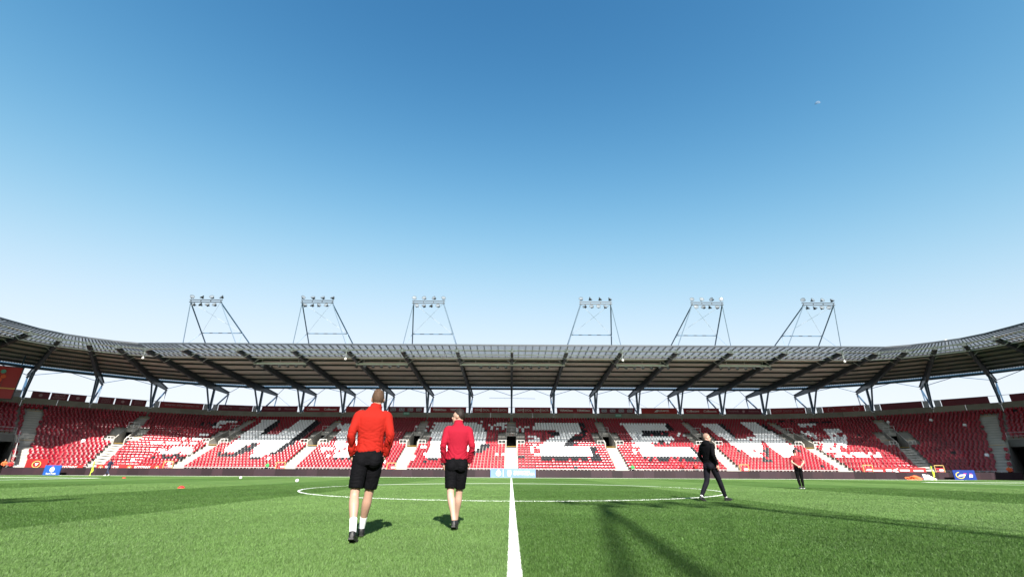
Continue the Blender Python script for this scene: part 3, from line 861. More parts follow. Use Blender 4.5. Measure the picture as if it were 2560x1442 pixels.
# ================================================================== banners on the wall
BRED = mat('banner_red', (0.26, 0.007, 0.02), 0.6, var=0.12, scale=1.3, sheen=.1)
BDARK = mat('banner_maroon', (0.15, 0.010, 0.032), 0.6, var=0.12, scale=1.3)
BRIGHT = mat('banner_bright_red', (0.34, 0.010, 0.012), 0.6, var=0.12, scale=1.1)
TW = mat('print_white', (0.74, 0.72, 0.72), 0.6); TP = mat('print_pale', (0.42, 0.25, 0.28), 0.6); TN = mat('print_navy', (0.04, 0.06, 0.16), 0.6); TG = mat('print_gold', (0.62, 0.42, 0.12), .6)
SHEET = mat('grey_sheet', (0.42, 0.44, 0.52), .6, var=.1)
def cloth(mb, w, h, th=0.02, amp=0.035, n=24, mi=0):
    """slightly rippled hanging cloth in the local xz plane"""
    ph = random.random() * 6
    fr = []; 
    for j in range(n + 1):
        x = -w / 2 + w * j / n; y = amp * (math.sin(x * 2.3 + ph) * .6 + math.sin(x * 5.1 + ph * 2) * .4); fr.append((x, y))
    for (x0, y0), (x1, y1) in zip(fr[:-1], fr[1:]):
        mb.hexa([(x0, y0, 0), (x1, y1, 0), (x1, y1 + th, 0), (x0, y0 + th, 0), (x0, y0 * .3, h), (x1, y1 * .3, h), (x1, y1 * .3 + th, h), (x0, y0 * .3 + th, h)], mi)
def wall_frame(u0, u1, z):
    a, b = seat_pt(u0, 0.999, z), seat_pt(u1, 0.999, z); d = b - a
    n = Vector((d.y, -d.x, 0)).normalized()
    return (a + b) / 2 + n * .12, math.atan2(d.y, d.x), d.length
def banner(k, label, m, items, f0=.075, f1=.925, z=WALL_Z - .02, h=1.02):
    p, ang, L = wall_frame(k + f0, k + f1, z)
    t = thing('banner', label, 'banner', p, ang, 'banners along the top wall')
    S = MB(); cloth(S, L, h, amp=.02); S.build('cloth', m, t)
    for body, x, dz, w, hh, mm, bold in items:
        put_text(body, t, (x * L / 2, -.045, h * (.5 + dz)), w, hh, mm, bold)
    return t
def two(body, w, hh, mm, bold): return [(body, -.48, 0, w, hh, mm, bold), (body, .48, 0, w, hh, mm, bold)]
for k in (-1, 0):
    its = []
    for c in (-.48, .48):
        its += [('DIM', c - .25, .0, .95, .38, TW, 0), ('8', c - .035, .0, .3, .62, TW, 0), ('DICAL', c + .25, .0, 1.25, .38, TW, 0)]
    banner(k, 'red banner with thin white medical lettering twice beside the halfway line', BRED, its)
for k in (-2, 1): banner(k, 'red banner with bold white lettering repeated twice, between thin-lettered and navy-lettered banners', BRED, two('TERMOton', 2.5, .38, TW, .03))
for k in (-3, 2):
    its = []
    for c in (-.72, -.24, .24, .72): its += [('SS', c, 0, 1.05, .58, TW, .07)]
    b_ = banner(k, 'dark red banner with four outlined navy double-S marks', BDARK, its)
    for c in (-.72, -.24, .24, .72):
        o = put_text('SS', b_, (c * 3.4, -.06, .51), .92, .5, TN, .02)
for k in (-4, 3):
    b_ = banner(k, 'bright red banner with one white triangle mark and a single word', BRIGHT, [('MURAPOL', .22, .02, 2.3, .36, TW, .01)])
    S = MB()
    for j in range(3): x = -.95 + .22 * j; S.face([(x, -.05, .28), (x + .18, -.05, .28), (x + .18, -.05, .42 + .15 * j), (x, -.05, .36 + .15 * j)])
    S.build('emblem', TW, b_)
for k in (-5, 4): banner(k, 'red banner with a thin wide white name repeated twice', BRED, two('CoBouws', 2.4, .38, TW, .01))
for k in (-6, 5):
    b_ = banner(k, 'maroon banner with two faint names either side of a crest', BDARK, [('Westemenda', -.56, 0.04, 2.0, .34, TP, 0), ('Westemenda', .56, .04, 2.0, .34, TP, 0)])
    S = MB(); S.lathe([(0, 0), (.24, 0), (.24, .02), (.16, .02), (.16, 0)], Matrix.Translation((0, -.03, .5)) @ Matrix.Rotation(R(90), 4, 'X'), 14); S.build('crest', TP, b_)
banner(6, 'red banner with one faint arched name printed three times', BRED, [('DAGTUM', c, 0, 1.5, .40, TP, 0) for c in (-.62, 0, .62)], .13, .84)
banner(-7, 'maroon banner with two faint pale names and grey sheets at its ends', BDARK, [('ORNALTH', -.5, 0, 1.6, .34, TP, 0), ('ORNALTH', .5, 0, 1.6, .34, TP, 0)], .17, .87)
banner(-8, 'red banner with a large pale web address in the curve of the wall', BRED, [('www.etpromo.nl', 0, 0, 5.2, .58, TP, 0)], .14, .88)
b_ = banner(7, 'red banner with pale arched emblems at the start of the corner opposite the scoreboard', BRED, [('VW', 0, 0, .7, .3, TP, 0)], .17, .88)
for x in (-1.9, 1.9):
    S = MB(); S.lathe([(.42, 0), (.5, .0), (.5, .02), (.42, .02)], Matrix.Translation((x, -.04, .42)) @ Matrix.Rotation(R(90), 4, 'X'), 20); S.build('emblem', TP, b_)
for k in (8, 9, 10, 11): banner(k, 'plain dark maroon banner hanging along the shaded corner of the wall opposite the scoreboard', BDARK, [], .16, .86)
for k, trio in ((-9, ('SMART', None, 'SMART')), (-10, (None, 'SEKTOR', None))):
    for j, w in enumerate(trio):
        f0 = .10 + j * .275
        its = []
        if w == 'SMART': its = [('SMART', 0, d_, 1.2, .16, TP, 0) for d_ in (.25, 0, -.25)]
        if w == 'SEKTOR': its = [('SEKTOR', 0, .17, 1.3, .28, TP, .01), ('RODZINNY', 0, -.2, 1.5, .28, TP, .01)]
        lab = {'SMART': 'small maroon banner with three faint lines of print', 'SEKTOR': 'small maroon banner reading family sector in pale capitals', None: 'small maroon banner with a faint round crest'}[w]
        b_ = banner(k, lab, BDARK, its, f0, f0 + .255)
        if w is None:
            S = MB(); S.lathe([(0, 0), (.22, 0), (.22, .02), (.13, .02), (.13, 0)], Matrix.Translation((0, -.03, .5)) @ Matrix.Rotation(R(90), 4, 'X'), 14); S.build('crest', TP, b_)
for k in (-12, -11): banner(k, 'plain dark maroon banner beside the scoreboard', BDARK, [], .16, .86)
for k, f0, f1 in ((-8, .05, .13), (-8, .89, .97), (-7, .06, .16), (-7, .88, .96), (6, .05, .12), (6, .85, .96), (7, .06, .16), (7, .89, .97), (8, .05, .15), (8, .87, .96), (9, .05, .15), (-11, .86, .95)):
    p, ang, L = wall_frame(k + f0, k + f1, WALL_Z - .02)
    S = MB(); cloth(S, L, .98, amp=.02, n=6); o = S.build('grey_sheet', SHEET); o.location = p; o.rotation_euler = (0, 0, ang)
    tag(o, 'plain grey sheet hung beside a banner where the top wall curves', 'sheet', 'grey sheets beside the banners')
# top rail behind the banners
for k in range(-12, 12):
    S = MB(); a, b = seat_pt(k, .9995, WALL_Z + 1.02), seat_pt(k + 1, .9995, WALL_Z + 1.02); S.tube(a, b, .03, 6)
    for f in (.02, .35, .65, .98): q = a.lerp(b, f); S.tube(q, q - Vector((0, 0, 1.1)), .025, 5)
    spart(S, 'top_railing', STEELB)
# green exit signs on the wall
EXITG = mat('sign_green', (0.10, 0.42, 0.30), .5)
for px, py in ((584, 1029), (1015, 1033), (1545, 1038), (1974, 1037)):
    p = at_d(px, py, 88.6)
    if abs(px - 1279) > 620: p.y -= .3
    S = MB(); S.box((0, 0, 0), (1.1, .05, .48)); o = S.build('exit_sign', EXITG); o.location = p
    tag(o, 'small green exit sign with white double arrow below ' + {584: 'a maroon banner ending in grey sheets', 1974: 'a name printed three times'}.get(px, 'a banner of navy double-S marks'), 'sign', 'exit signs on the top wall')
    S = MB(); S.box((0, -.03, 0), (.55, .012, .09))
    for s in (-1, 1): S.face([(s * .45, -.036, 0), (s * .25, -.036, .15), (s * .25, -.036, -.15)])
    S.build('arrow', TW, o)
# ================================================================== perimeter boards
LED = random_tint(mat('led_face', (0.022, 0.014, 0.019), 0.5, var=0.35, scale=0.5, spec=0.3, col2=(0.036, 0.017, 0.022)), 0.35)  # dark face; the reddish mottle paints faint reflections into its colour
LEDF = mat('led_frame', (0.03, 0.03, 0.032), 0.5)
BD = FAR + 2.6
x = -62.0; j = 0
while x < 62:
    w = random.choice((3.84, 3.84, 5.12))
    px_ = to_px((x + w / 2, BD, .4))[0]
    where = next(v for lim, v in ((250, 'beside the blue bank board'), (545, 'in front of the long red strip banner with gold crests'), (815, 'below the seat letter W nearest the scoreboard'), (1050, 'below the seat letter I'), (1226, 'below the seat letter D'),
        (1336, 'behind the pale blue sponsor board'), (1522, 'below the seat letter Z'), (1745, 'below the seat letter E'), (1995, 'below the seat letter W behind the man in the hoodie'), (2210, 'below the broken seat pattern near the white arrows'), (9e9, 'beside the orange bibs and deep blue board')) if px_ < lim)
    t = thing('led_board', 'dark switched-off advertising board ' + where, 'advertising board', (x + w / 2, BD, 0), 0, 'dark boards along the far touchline')
    S = MB(); S.box((0, .07, .43), (w - .012, .10, .82)); S.build('cabinet', LEDF, t)
    n = int(w / 1.28)
    for i in range(n):
        S = MB(); S.box((-w / 2 + w / n * (i + .5), .012, .43), (w / n - .008, .03, .80)); S.build('panel', LED, t)
    S = MB(); S.box((0, .2, .2), (w * .8, .25, .38)); S.build('foot', LEDF, t)
    x += w
# pale blue board on the halfway line
PB = mat('board_pale_blue', (0.11, 0.19, 0.38), 0.45, col2=(0.17, 0.26, 0.45), var=.1, scale=.5); NB = mat('board_blue', (0.012, 0.075, 0.32), .45, var=.15, scale=.8)
DB = mat('board_deep_blue', (0.008, 0.03, 0.20), .45, var=.15)
PINK = mat('print_pink', (0.62, 0.03, 0.16), .6); ORA = mat('fluo_orange', (0.75, 0.13, 0.04), .7); LEM = mat('flag_lime', (0.50, 0.62, 0.05), .6, var=.1)
t = thing('sponsor_board', 'pale blue sponsor board with white emblems standing on the halfway line', 'advertising board', (at_d(1281.5, 1185, BD - .5).x, BD - .5, 0))
S = MB(); S.box((0, .06, .50), (5.45, .10, .99)); S.build('panel', PB, t)
put_text('PKO BANK POLSKI', t, (1.05, -.01, .68), 1.9, .17, TW, .02); put_text('EKSTRAKLASA', t, (1.35, -.01, .42), 2.5, .26, TW, .03)
def coin(parent, x, z, r, m):
    S = MB(); S.lathe([(0, .0), (r, .0), (r, .03), (r * .55, .03), (r * .5, .012), (0, .012)], Matrix.Translation((x, .012, z)) @ Matrix.Rotation(R(90), 4, 'X'), 18); S.build('emblem', m, parent)
coin(t, -1.75, .46, .30, TW); coin(t, -.45, .5, .26, TW)
S = MB(); S.box((-1.75, 0, .82), (.16, .03, .14)); S.box((-1.18, 0, .5), (.05, .02, .8)); S.box((-.45, 0, .22), (.36, .03, .1)); S.box((-.45, 0, .74), (.44, .03, .09)); S.build('emblem', TW, t)
S = MB()
for q in (-2, 2): S.box((q, .3, .2), (.08, .5, .4))
S.build('foot', LEDF, t)
# blue bank board at the corner by the banner with the gold crest
pos = at_d(132, 1166, BD - 1.2)
t = thing('sponsor_board', 'blue bank board with white round emblem beside the dark boards', 'advertising board', (pos.x, BD - 1.2, 0))
S = MB(); S.box((0, .06, .56), (1.95, .10, 1.10)); S.build('panel', NB, t)
coin(t, 0, .62, .27, TW); S = MB(); S.box((0, 0, .95), (.14, .02, .1)); S.build('emblem', PINK, t)
put_text('Bank Polski', t, (0, -.01, .18), 1.15, .17, TW, .01)
S = MB(); S.box((0, .3, .2), (1.2, .4, .4)); S.build('foot', LEDF, t)
pos = at_d(2408, 1178, BD - 1.2)
t = thing('sponsor_board', 'deep blue board with yellow ring and white patches beside the dark boards', 'advertising board', (pos.x, BD - 1.2, 0))
S = MB(); S.box((0, .06, .55), (2.6, .10, 1.08)); S.build('panel', DB, t)
S = MB()
for a in range(8, 30): 
    t0, t1 = R(a * 12), R(a * 12 + 12); q = lambda t_, r: (-.55 + r * 1.5 * math.cos(t_), -.012, .52 + r * math.sin(t_))
    S.face([q(t0, .30), q(t1, .30), q(t1, .36), q(t0, .36)])
S.build('ring', mat('print_yellow', (.75, .55, .04), .6), t)
S = MB(); S.face([(-.85, -.014, .40), (.05, -.014, .47), (.1, -.014, .62), (-.6, -.014, .58)]); S.face([(.45, -.014, .30), (.85, -.014, .30), (.95, -.014, .58), (.6, -.014, .62)]); S.build('print', TW, t)
S = MB(); S.face([(-.1, -.013, .64), (.25, -.013, .66), (.25, -.013, .72), (-.15, -.013, .72)]); S.face([(.55, -.013, .66), (.9, -.013, .62), (.9, -.013, .68), (.6, -.013, .72)]); S.build('print', PINK, t)
S = MB(); S.box((0, .3, .2), (1.6, .4, .4)); S.build('foot', LEDF, t)

# ================================================================== corner flags, cones, balls, heap of bibs
for px, py, lab in ((226, 1180, 'lime corner flag in front of the blue bank board end of the touchline'), (2334, 1193, 'lime corner flag beside the orange and white heap')):
    p = at_d(px, py, FAR); p.z = 0
    t = thing('corner_flag', lab, 'corner flag', p)
    S = MB(); S.tube((0, 0, 0), (0, 0, 1.5), .03, 8); S.build('pole', LEM, t)
    S = MB(); 
    for i in range(8):
        z0, z1 = .35 + i * .14, .35 + (i + 1) * .14; y0, y1 = .05 * math.sin(i * 1.3), .05 * math.sin(i * 1.3 + 1.3); w0, w1 = .10 + .05 * math.sin(i * .8), .10 + .05 * math.sin(i * .8 + .8)
        S.hexa([(0.0, y0 - .02, z0), (w0 * 1.4, y0 - .02, z0), (w0 * 1.4, y0 + .02, z0), (0, y0 + .02, z0), (0, y1 - .02, z1), (w1 * 1.4, y1 - .02, z1), (w1 * 1.4, y1 + .02, z1), (0, y1 + .02, z1)])
    S.build('flag', LEM, t)
    S = MB(); S.lathe([(.0, .04), (.10, .03), (.13, 0)], Matrix.Identity(4), 10); S.build('base', LEM, t)
CRED = mat('cone_red', (.62, .02, .02), .5)
for px, py, s, lab in ((452, 1217.5, 1.0, 'red dome marker lying on the grass near the centre circle'), (309, 1190, 1.0, 'red dome marker far out near the penalty area line')):
    p = at_z(px, py + (4.5 if px < 400 else 2))
    S = MB(); S.lathe([(.15, 0), (.146, .016), (.095, .065), (.04, .095), (.028, .095), (.03, .075), (.135, .0)], Matrix.Identity(4), 16); o = S.build('dome_marker', CRED, None, True); o.location = p; tag(o, lab, 'marker')
def ball(p, lab, m):
    bm = bmesh.new(); bmesh.ops.create_icosphere(bm, subdivisions=3, radius=.11); me = bpy.data.meshes.new('football'); bm.to_mesh(me); bm.free()
    me.materials.append(m); me.polygons.foreach_set('use_smooth', [True] * len(me.polygons)); o = link('football', me, None, (p.x, p.y, .112)); tag(o, lab, 'ball')
BALLM = mat('ball_white', (.78, .78, .77), .35, col2=(.6, .62, .66), scale=9)
ball(at_z(741, 1205.5), 'white football lying just outside the centre circle', BALLM)
ball(at_z(600, 1197), 'white football lying farther off near the dark boards', BALLM)
def heap(name, lab, cat, p, sx, sy, sz, m, seed):
    bm = bmesh.new(); bmesh.ops.create_icosphere(bm, subdivisions=4, radius=1)
    for v in bm.verts:
        q = v.co.copy(); f = 1 + .45 * noise.noise(q * 1.7 + Vector((seed, 0, 0))) + .2 * noise.noise(q * 4.3 + Vector((0, seed, 0)))
        v.co = Vector((q.x * sx * f, q.y * sy * f, max(0, q.z * sz * f * (1 - .3 * q.x))))
    me = bpy.data.meshes.new(name); bm.to_mesh(me); bm.free(); me.materials.append(m); o = link(name, me, None, p); tag(o, lab, cat); return o
p = at_d(2283, 1188, BD - 1.0); heap('training_bibs', 'crumpled heap of orange bibs beside the lime corner flag', 'bibs', (p.x, BD - 1.0, 0), .95, .5, .42, ORA, 3)
p = at_d(2306, 1188, BD - .9); heap('kit_bag', 'pale slumped bag next to the orange bibs', 'bag', (p.x + .5, BD - .9, 0), .8, .45, .50, mat('pale_cloth', (.62, .60, .66), .8, var=.1), 8)

# ================================================================== banners, gates and people at the front of the seating
def flat_banner(p, ang, w, h, m, lab, items=(), name='banner', cat='banner', crest=()):
    t = thing(name, lab, cat, p, ang); S = MB(); cloth(S, w, h, amp=.03, n=14); S.build('cloth', m, t)
    for b, x, z, ww, hh, mm, bold in items: put_text(b, t, (x, -.06, z), ww, hh, mm, bold)
    for x in crest:
        S = MB(); S.lathe([(h * .30, 0), (h * .38, 0), (h * .38, .02), (h * .30, .02)], Matrix.Translation((x, -.05, h * .42)) @ Matrix.Rotation(R(90), 4, 'X'), 18); S.build('crest_ring', TG, t)
        S = MB(); S.face([(x - h * .16, -.06, h * .55), (x + h * .16, -.06, h * .55), (x, -.06, h * .22)]); S.build('crest', TW, t)
    return t
def front_banner(u0, u1, z, h, m, lab, items=(), crest=()):
    a, b = seat_pt(u0, -.02, z), seat_pt(u1, -.02, z); d = b - a
    return flat_banner((a + b) / 2 + Vector((d.y, -d.x, 0)).normalized() * .15, math.atan2(d.y, d.x), d.length, h, m, lab, items, crest=crest)
front_banner(-9.62, -9.1, .75, 1.15, BRIGHT, 'square red banner with a gold ringed crest at the foot of the corner stairs', crest=(0,))
front_banner(-9.05, -8.2, .62, .62, BRIGHT, 'low red strip banner with white capitals next to the gold crest banner', [('RODZINNY', .3, .3, 1.7, .34, TW, .01)])
L_ = (seat_pt(-7.85, -.02, 0) - seat_pt(-6.2, -.02, 0)).length
front_banner(-7.85, -6.2, .62, .66, BRIGHT, 'long red strip banner with two white words and gold crests', [('SEKTOR', -L_ * .26, .32, 1.7, .36, TW, .01), ('RODZINNY', L_ * .2, .32, 2.0, .36, TW, .01)], crest=(-L_ * .43, 0, L_ * .42))
L_ = (seat_pt(7.85, -.02, 0) - seat_pt(6.25, -.02, 0)).length
t = front_banner(6.25, 7.85, .62, .80, BRIGHT, 'long red strip banner with white arrows below the curved corner seats', [('<', -L_ * .40, .42, .7, .6, TW, .04), ('<', L_ * .02, .42, .7, .6, TW, .04)])
S = MB()
for x0, x1, z0, z1 in ((-L_ * .33, -L_ * .18, .3, .5), (-L_ * .13, -L_ * .04, .28, .58), (L_ * .09, L_ * .24, .34, .54), (L_ * .30, L_ * .45, .3, .5)):
    S.face([(x0, -.07, z0), (x1, -.07, z0), (x1, -.07, z1), (x0, -.07, z1)])
S.build('print', TW, t)
# red banner tied down the stair rail in the corner
a, b = seat_pt(-9.93, 10 / NROW, row_z(10) + .45), seat_pt(-9.93, .02, row_z(0) + .65)
S = MB(); n = 12
for i in range(n):
    p, q = a.lerp(b, i / n), a.lerp(b, (i + 1) / n); w0, w1 = .05 * math.sin(i * 1.1), .05 * math.sin(i * 1.1 + 1.1)
    up = Vector((0, 0, .75)); s = Vector((.03, .03, 0)); o1, o2 = Vector((w0, -w0, 0)), Vector((w1, -w1, 0))
    S.hexa([p + o1, q + o2, q + o2 + s, p + o1 + s, p + o1 + up, q + o2 + up, q + o2 + up + s, p + o1 + up + s])
t = S.build('rail_banner', BRIGHT); tag(t, 'red banner tied along the sloping rail of the corner stairs', 'banner')
S = MB(); S.path([a + Vector((0, 0, .8)), b + Vector((0, 0, .8))], .03)
for f in (0, .25, .5, .75, 1): q = a.lerp(b, f); S.tube(q - Vector((0, 0, .5)), q + Vector((0, 0, .8)), .025)
spart(S, 'stair_railing', GALV)
# scoreboard in the corner
SB = mat('screen_red', (0.20, 0.012, 0.010), .35, var=.3, scale=1.2)
pr = at_d(44, 958, 66.5); ang = R(38)
t = thing('scoreboard', 'red lit video scoreboard hanging in the corner under the roof', 'scoreboard', pr, ang)
S = MB(); S.box((-4, .2, 0), (8, .35, 4.6)); S.build('cabinet', LEDF, t)
em = bpy.data.materials.new('screen_glow'); em.use_nodes = True; b_ = em.node_tree.nodes['Principled BSDF']
b_.inputs['Base Color'].default_value = (.10, .01, .01, 1); b_.inputs['Emission Color'].default_value = (.35, .02, .015, 1); b_.inputs['Emission Strength'].default_value = .07
S = MB()
for i in range(5): S.box((-4 - 3.1 + i * 1.56, 0, 0), (1.5, .06, 4.4))
S.build('screen', em, t)
S = MB(); S.box((-3.6, -.04, -.8), (7, .02, .16)); S.build('screen_band', TG, t)
for x, z, m in ((-1.9, 1.5, EXITG), (-1.7, .8, ORA), (-2.0, .3, ORA), (-2.2, -1.3, EXITG)):
    S = MB(); S.lathe([(0, 0), (.28, 0), (.28, .02)], Matrix.Translation((x, -.05, z)) @ Matrix.Rotation(R(90), 4, 'X'), 12); S.build('screen_mark', m, t)
put_text('S', t, (-2.3, -.05, -.35), .35, .35, mat('print_lilac', (.5, .35, .75), .6))
for x in (-.4, -7.6):
    S = MB(); S.tube((x, .3, 2.3), (x, .3, 5.6), .08, 6); S.build('hanger', STEELB, t)
# yellow framed gates at the foot of the stairs
GY = mat('gate_yellow', (.42, .29, .10), .6); GR = mat('gate_red', (.55, .03, .04), .6)
for px, side in ((412, 0), (693, 0), (970, 0), (1850, 0), (2158, 0), (2336, 0)):
    p = at_d(px + 8, 1160, 69.0 if abs(px - 1279) < 820 else 66.2)
    t = thing('stair_gate', 'small yellow framed gate with red bars at the foot of an aisle', 'gate', (p.x, p.y, .35), 0, 'gates at the foot of the aisles')
    S = MB(); 
    for x in (-.62, .62): S.bar((x, 0, 0), (x, 0, 1.35), .09, .09, up=(0, 1, 0))
    S.bar((-.62, 0, 1.35), (.62, 0, 1.35), .09, .09); S.build('frame', GY, t)
    for z in (.25, .6, .95):
        S = MB(); S.bar((-.62, 0, z), (.62, 0, z), .06, .10); S.build('bar', GR, t)
    S = MB(); S.box((.25, .05, .7), (.55, .03, .5)); S.build('plate', WHITE, t)

# ================================================================== people
def catmull(pts, n=5):
    P = [Vector(p) for p in pts]; out = []
    P = [P[0] * 2 - P[1]] + P + [P[-1] * 2 - P[-2]]
    for i in range(1, len(P) - 2):
        a, b, c, d = P[i - 1:i + 3]
        for j in range(n):
            t = j / n
            out.append(.5 * ((2 * b) + (c - a) * t + (2 * a - 5 * b + 4 * c - d) * t * t + (3 * b - a - 3 * c + d) * t ** 3))
    out.append(P[-2]); return out
def rings_to_bm(bm, rings):
    vs = [[bm.verts.new(p) for p in r] for r in rings]; n = len(vs[0])
    for A, B in zip(vs[:-1], vs[1:]):
        for i in range(n): j = (i + 1) % n; bm.faces.new((A[i], A[j], B[j], B[i]))
    bm.faces.new(list(reversed(vs[0]))); bm.faces.new(vs[-1])
def limb(bm, pts, n=14, flat=1.0, sub=5):
    """round tapering limb through (x, y, z, radius) points"""
    P = catmull([Vector((p[0], p[1], p[2], p[3])) for p in pts], sub)
    C = [Vector(p[:3]) for p in P]; rr = [max(.003, p[3]) for p in P]
    rings = []; side = None
    for i, c in enumerate(C):
        t = (C[min(i + 1, len(C) - 1)] - C[max(i - 1, 0)]).normalized()
        if side is None: side = Vector((1, 0, 0)) if abs(t.x) < .9 else Vector((0, 1, 0))
        side = (side - t * side.dot(t)).normalized(); u = t.cross(side)
        rings.append([c + side * math.cos(2 * math.pi * k / n) * rr[i] + u * math.sin(2 * math.pi * k / n) * rr[i] * flat for k in range(n)])
    rings_to_bm(bm, rings)
def trunk(bm, prof, n=24, sub=5):
    """stack of (x, y, z, rx, ry) ellipses, slightly squared"""
    P = catmull([Vector((p[0], p[1], p[2], p[3])) for p in prof], sub); Q = catmull([Vector((p[4], 0, 0)) for p in prof], sub)
    rings = []
    for p, q in zip(P, Q):
        r = []
        for k in range(n):
            t = 2 * math.pi * k / n; c, s = math.cos(t), math.sin(t); e = .82
            r.append(Vector((p[0] + math.copysign(abs(c) ** e, c) * p[3], p[1] + math.copysign(abs(s) ** e, s) * q.x, p[2])))
        rings.append(r)
    rings_to_bm(bm, rings)
def blob(bm, c, r, M=None, sub=3):
    q = bmesh.ops.create_icosphere(bm, subdivisions=sub, radius=1)['verts']
    for v in q:
        p = Vector((v.co.x * r[0], v.co.y * r[1], v.co.z * r[2]))
        if M is not None: p = M @ p
        v.co = p + Vector(c)
def fuse(name, bm, mtl, parent, voxel=.008, smooth=6, disp=None):
    bmesh.ops.recalc_face_normals(bm, faces=bm.faces[:])
    me = bpy.data.meshes.new(name); bm.to_mesh(me); bm.free()
    o = bpy.data.objects.new(name, me); COL.objects.link(o)
    m = o.modifiers.new('r', 'REMESH'); m.mode = 'VOXEL'; m.voxel_size = voxel
    if smooth:
        s = o.modifiers.new('s', 'SMOOTH'); s.factor = .5; s.iterations = smooth
    dg = bpy.context.evaluated_depsgraph_get(); dg.update()
    me2 = bpy.data.meshes.new_from_object(o.evaluated_get(dg)); bpy.data.objects.remove(o); bpy.data.meshes.remove(me)
    me2.name = name
    n = len(me2.vertices)
    if disp and n:
        co = np.empty(n * 3); me2.vertices.foreach_get('co', co); co = co.reshape(-1, 3)
        no = np.empty(n * 3); me2.vertices.foreach_get('normal', no); no = no.reshape(-1, 3)
        d = np.array([disp(Vector(p), Vector(q)) for p, q in zip(co, no)])
        co += no * d[:, None]; me2.vertices.foreach_set('co', co.ravel()); me2.update()
    me2.materials.clear(); me2.materials.append(mtl)
    me2.polygons.foreach_set('use_smooth', [True] * len(me2.polygons))
    return link(name, me2, parent)
def folds(seed, amp, sy=1.0):
    o = Vector((seed * 3.1, seed * 1.7, seed))
    def f(p, n):
        q = Vector((p.x * 6, p.y * 6, p.z * 15 * sy)) + o
        w = noise.noise(Vector((p.x * 3, p.y * 3, p.z * 3)) + o)
        q += Vector((0, 0, 2.6 * w)) + Vector((0, 0, (p.x + p.y) * 16 * noise.noise(o + p * 2.5)))
        r = max(0, 1 - abs(noise.noise(q)) * 3.2); r2 = max(0, 1 - abs(noise.noise(q * 1.7 + Vector((9, 4, 2)))) * 4)
        return -amp(p) * (r * r + .5 * r2 * r2 - .15)
    return f
SKIN = mat('skin', (.38, .225, .165), .5, var=.06, scale=18, spec=.35); SKIN2 = mat('skin_pale', (.43, .265, .20), .5, var=.06, scale=18, spec=.35)
HAIRB = mat('hair_brown', (.040, .024, .015), .7, col2=(.105, .062, .038), scale=110, spec=.15, bump=1.0, bscale=160); HAIRD = mat('hair_dark', (.006, .005, .004), .6, col2=(.022, .015, .012), scale=110, spec=.2, bump=1.0, bscale=160); HAIRG = mat('hair_cropped_fair', (.14, .095, .07), .8, col2=(.30, .19, .145), scale=60, spec=.2)
JRED = mat('jacket_orange_red', (.275, .012, .007), .85, var=.05, scale=6, bump=.05, bscale=600, spec=.12); JPINK = mat('jacket_crimson', (.25, .008, .022), .85, var=.05, scale=6, bump=.05, bscale=600, spec=.12)
BLACKC = mat('black_cloth', (.0035, .0035, .0045), .8, var=.2, scale=8, spec=.06); GREYT = mat('charcoal_trousers', (.008, .008, .012), .8, var=.2, scale=8, spec=.06)
PRED = mat('polo_red', (.22, .003, .009), .7, var=.06, scale=6); SOCK = mat('sock_white', (.78, .78, .78), .8, bump=.2, bscale=200); SHOE = mat('shoe_black', (.005, .005, .006), .55, var=.3, scale=20, bump=.2, bscale=90); SOLE = mat('sole_dark', (.008, .008, .009), .6); SOLEW = mat('sole_white', (.72, .72, .72), .6)
NAVY = mat('navy_cloth', (.012, .018, .05), .7); ORV = mat('vest_orange', (.70, .12, .03), .8); GRN = mat('shirt_green', (.03, .30, .08), .8)
def hand(bm, wrist, d, palm_n, s=1.0, curl=.5):
    """palm and five bent fingers; d = pointing direction, palm_n = palm side"""
    d = Vector(d).normalized(); n = Vector(palm_n); n = (n - d * n.dot(d)).normalized(); sd = d.cross(n); w = Vector(wrist)
    M = Matrix((sd, d, n)).transposed()
    blob(bm, w + d * .048 * s, (.040 * s, .052 * s, .016 * s), M)
    for i, (off, L) in enumerate(((-.028, .070), (-.010, .080), (.010, .076), (.027, .060))):
        a = w + d * .085 * s + sd * off * s; c1 = a + (d + n * curl * .6).normalized() * L * .45 * s; c2 = c1 + (d * (1 - curl) + n * curl * 1.6).normalized() * L * .55 * s
        limb(bm, [(*(a - d * .03 * s), .0095 * s), (*a, .0095 * s), (*c1, .0088 * s), (*c2, .0070 * s)], 8, 1.0, 3)
    a = w + d * .025 * s - sd * .034 * s; b = a + (d * .6 - sd * .7 + n * .5).normalized() * .034 * s; c = b + (d * .9 + n * .5).normalized() * .032 * s
    limb(bm, [(*(a + sd * .02 * s), .012 * s), (*a, .012 * s), (*b, .0105 * s), (*c, .008 * s)], 8, 1.0, 3)
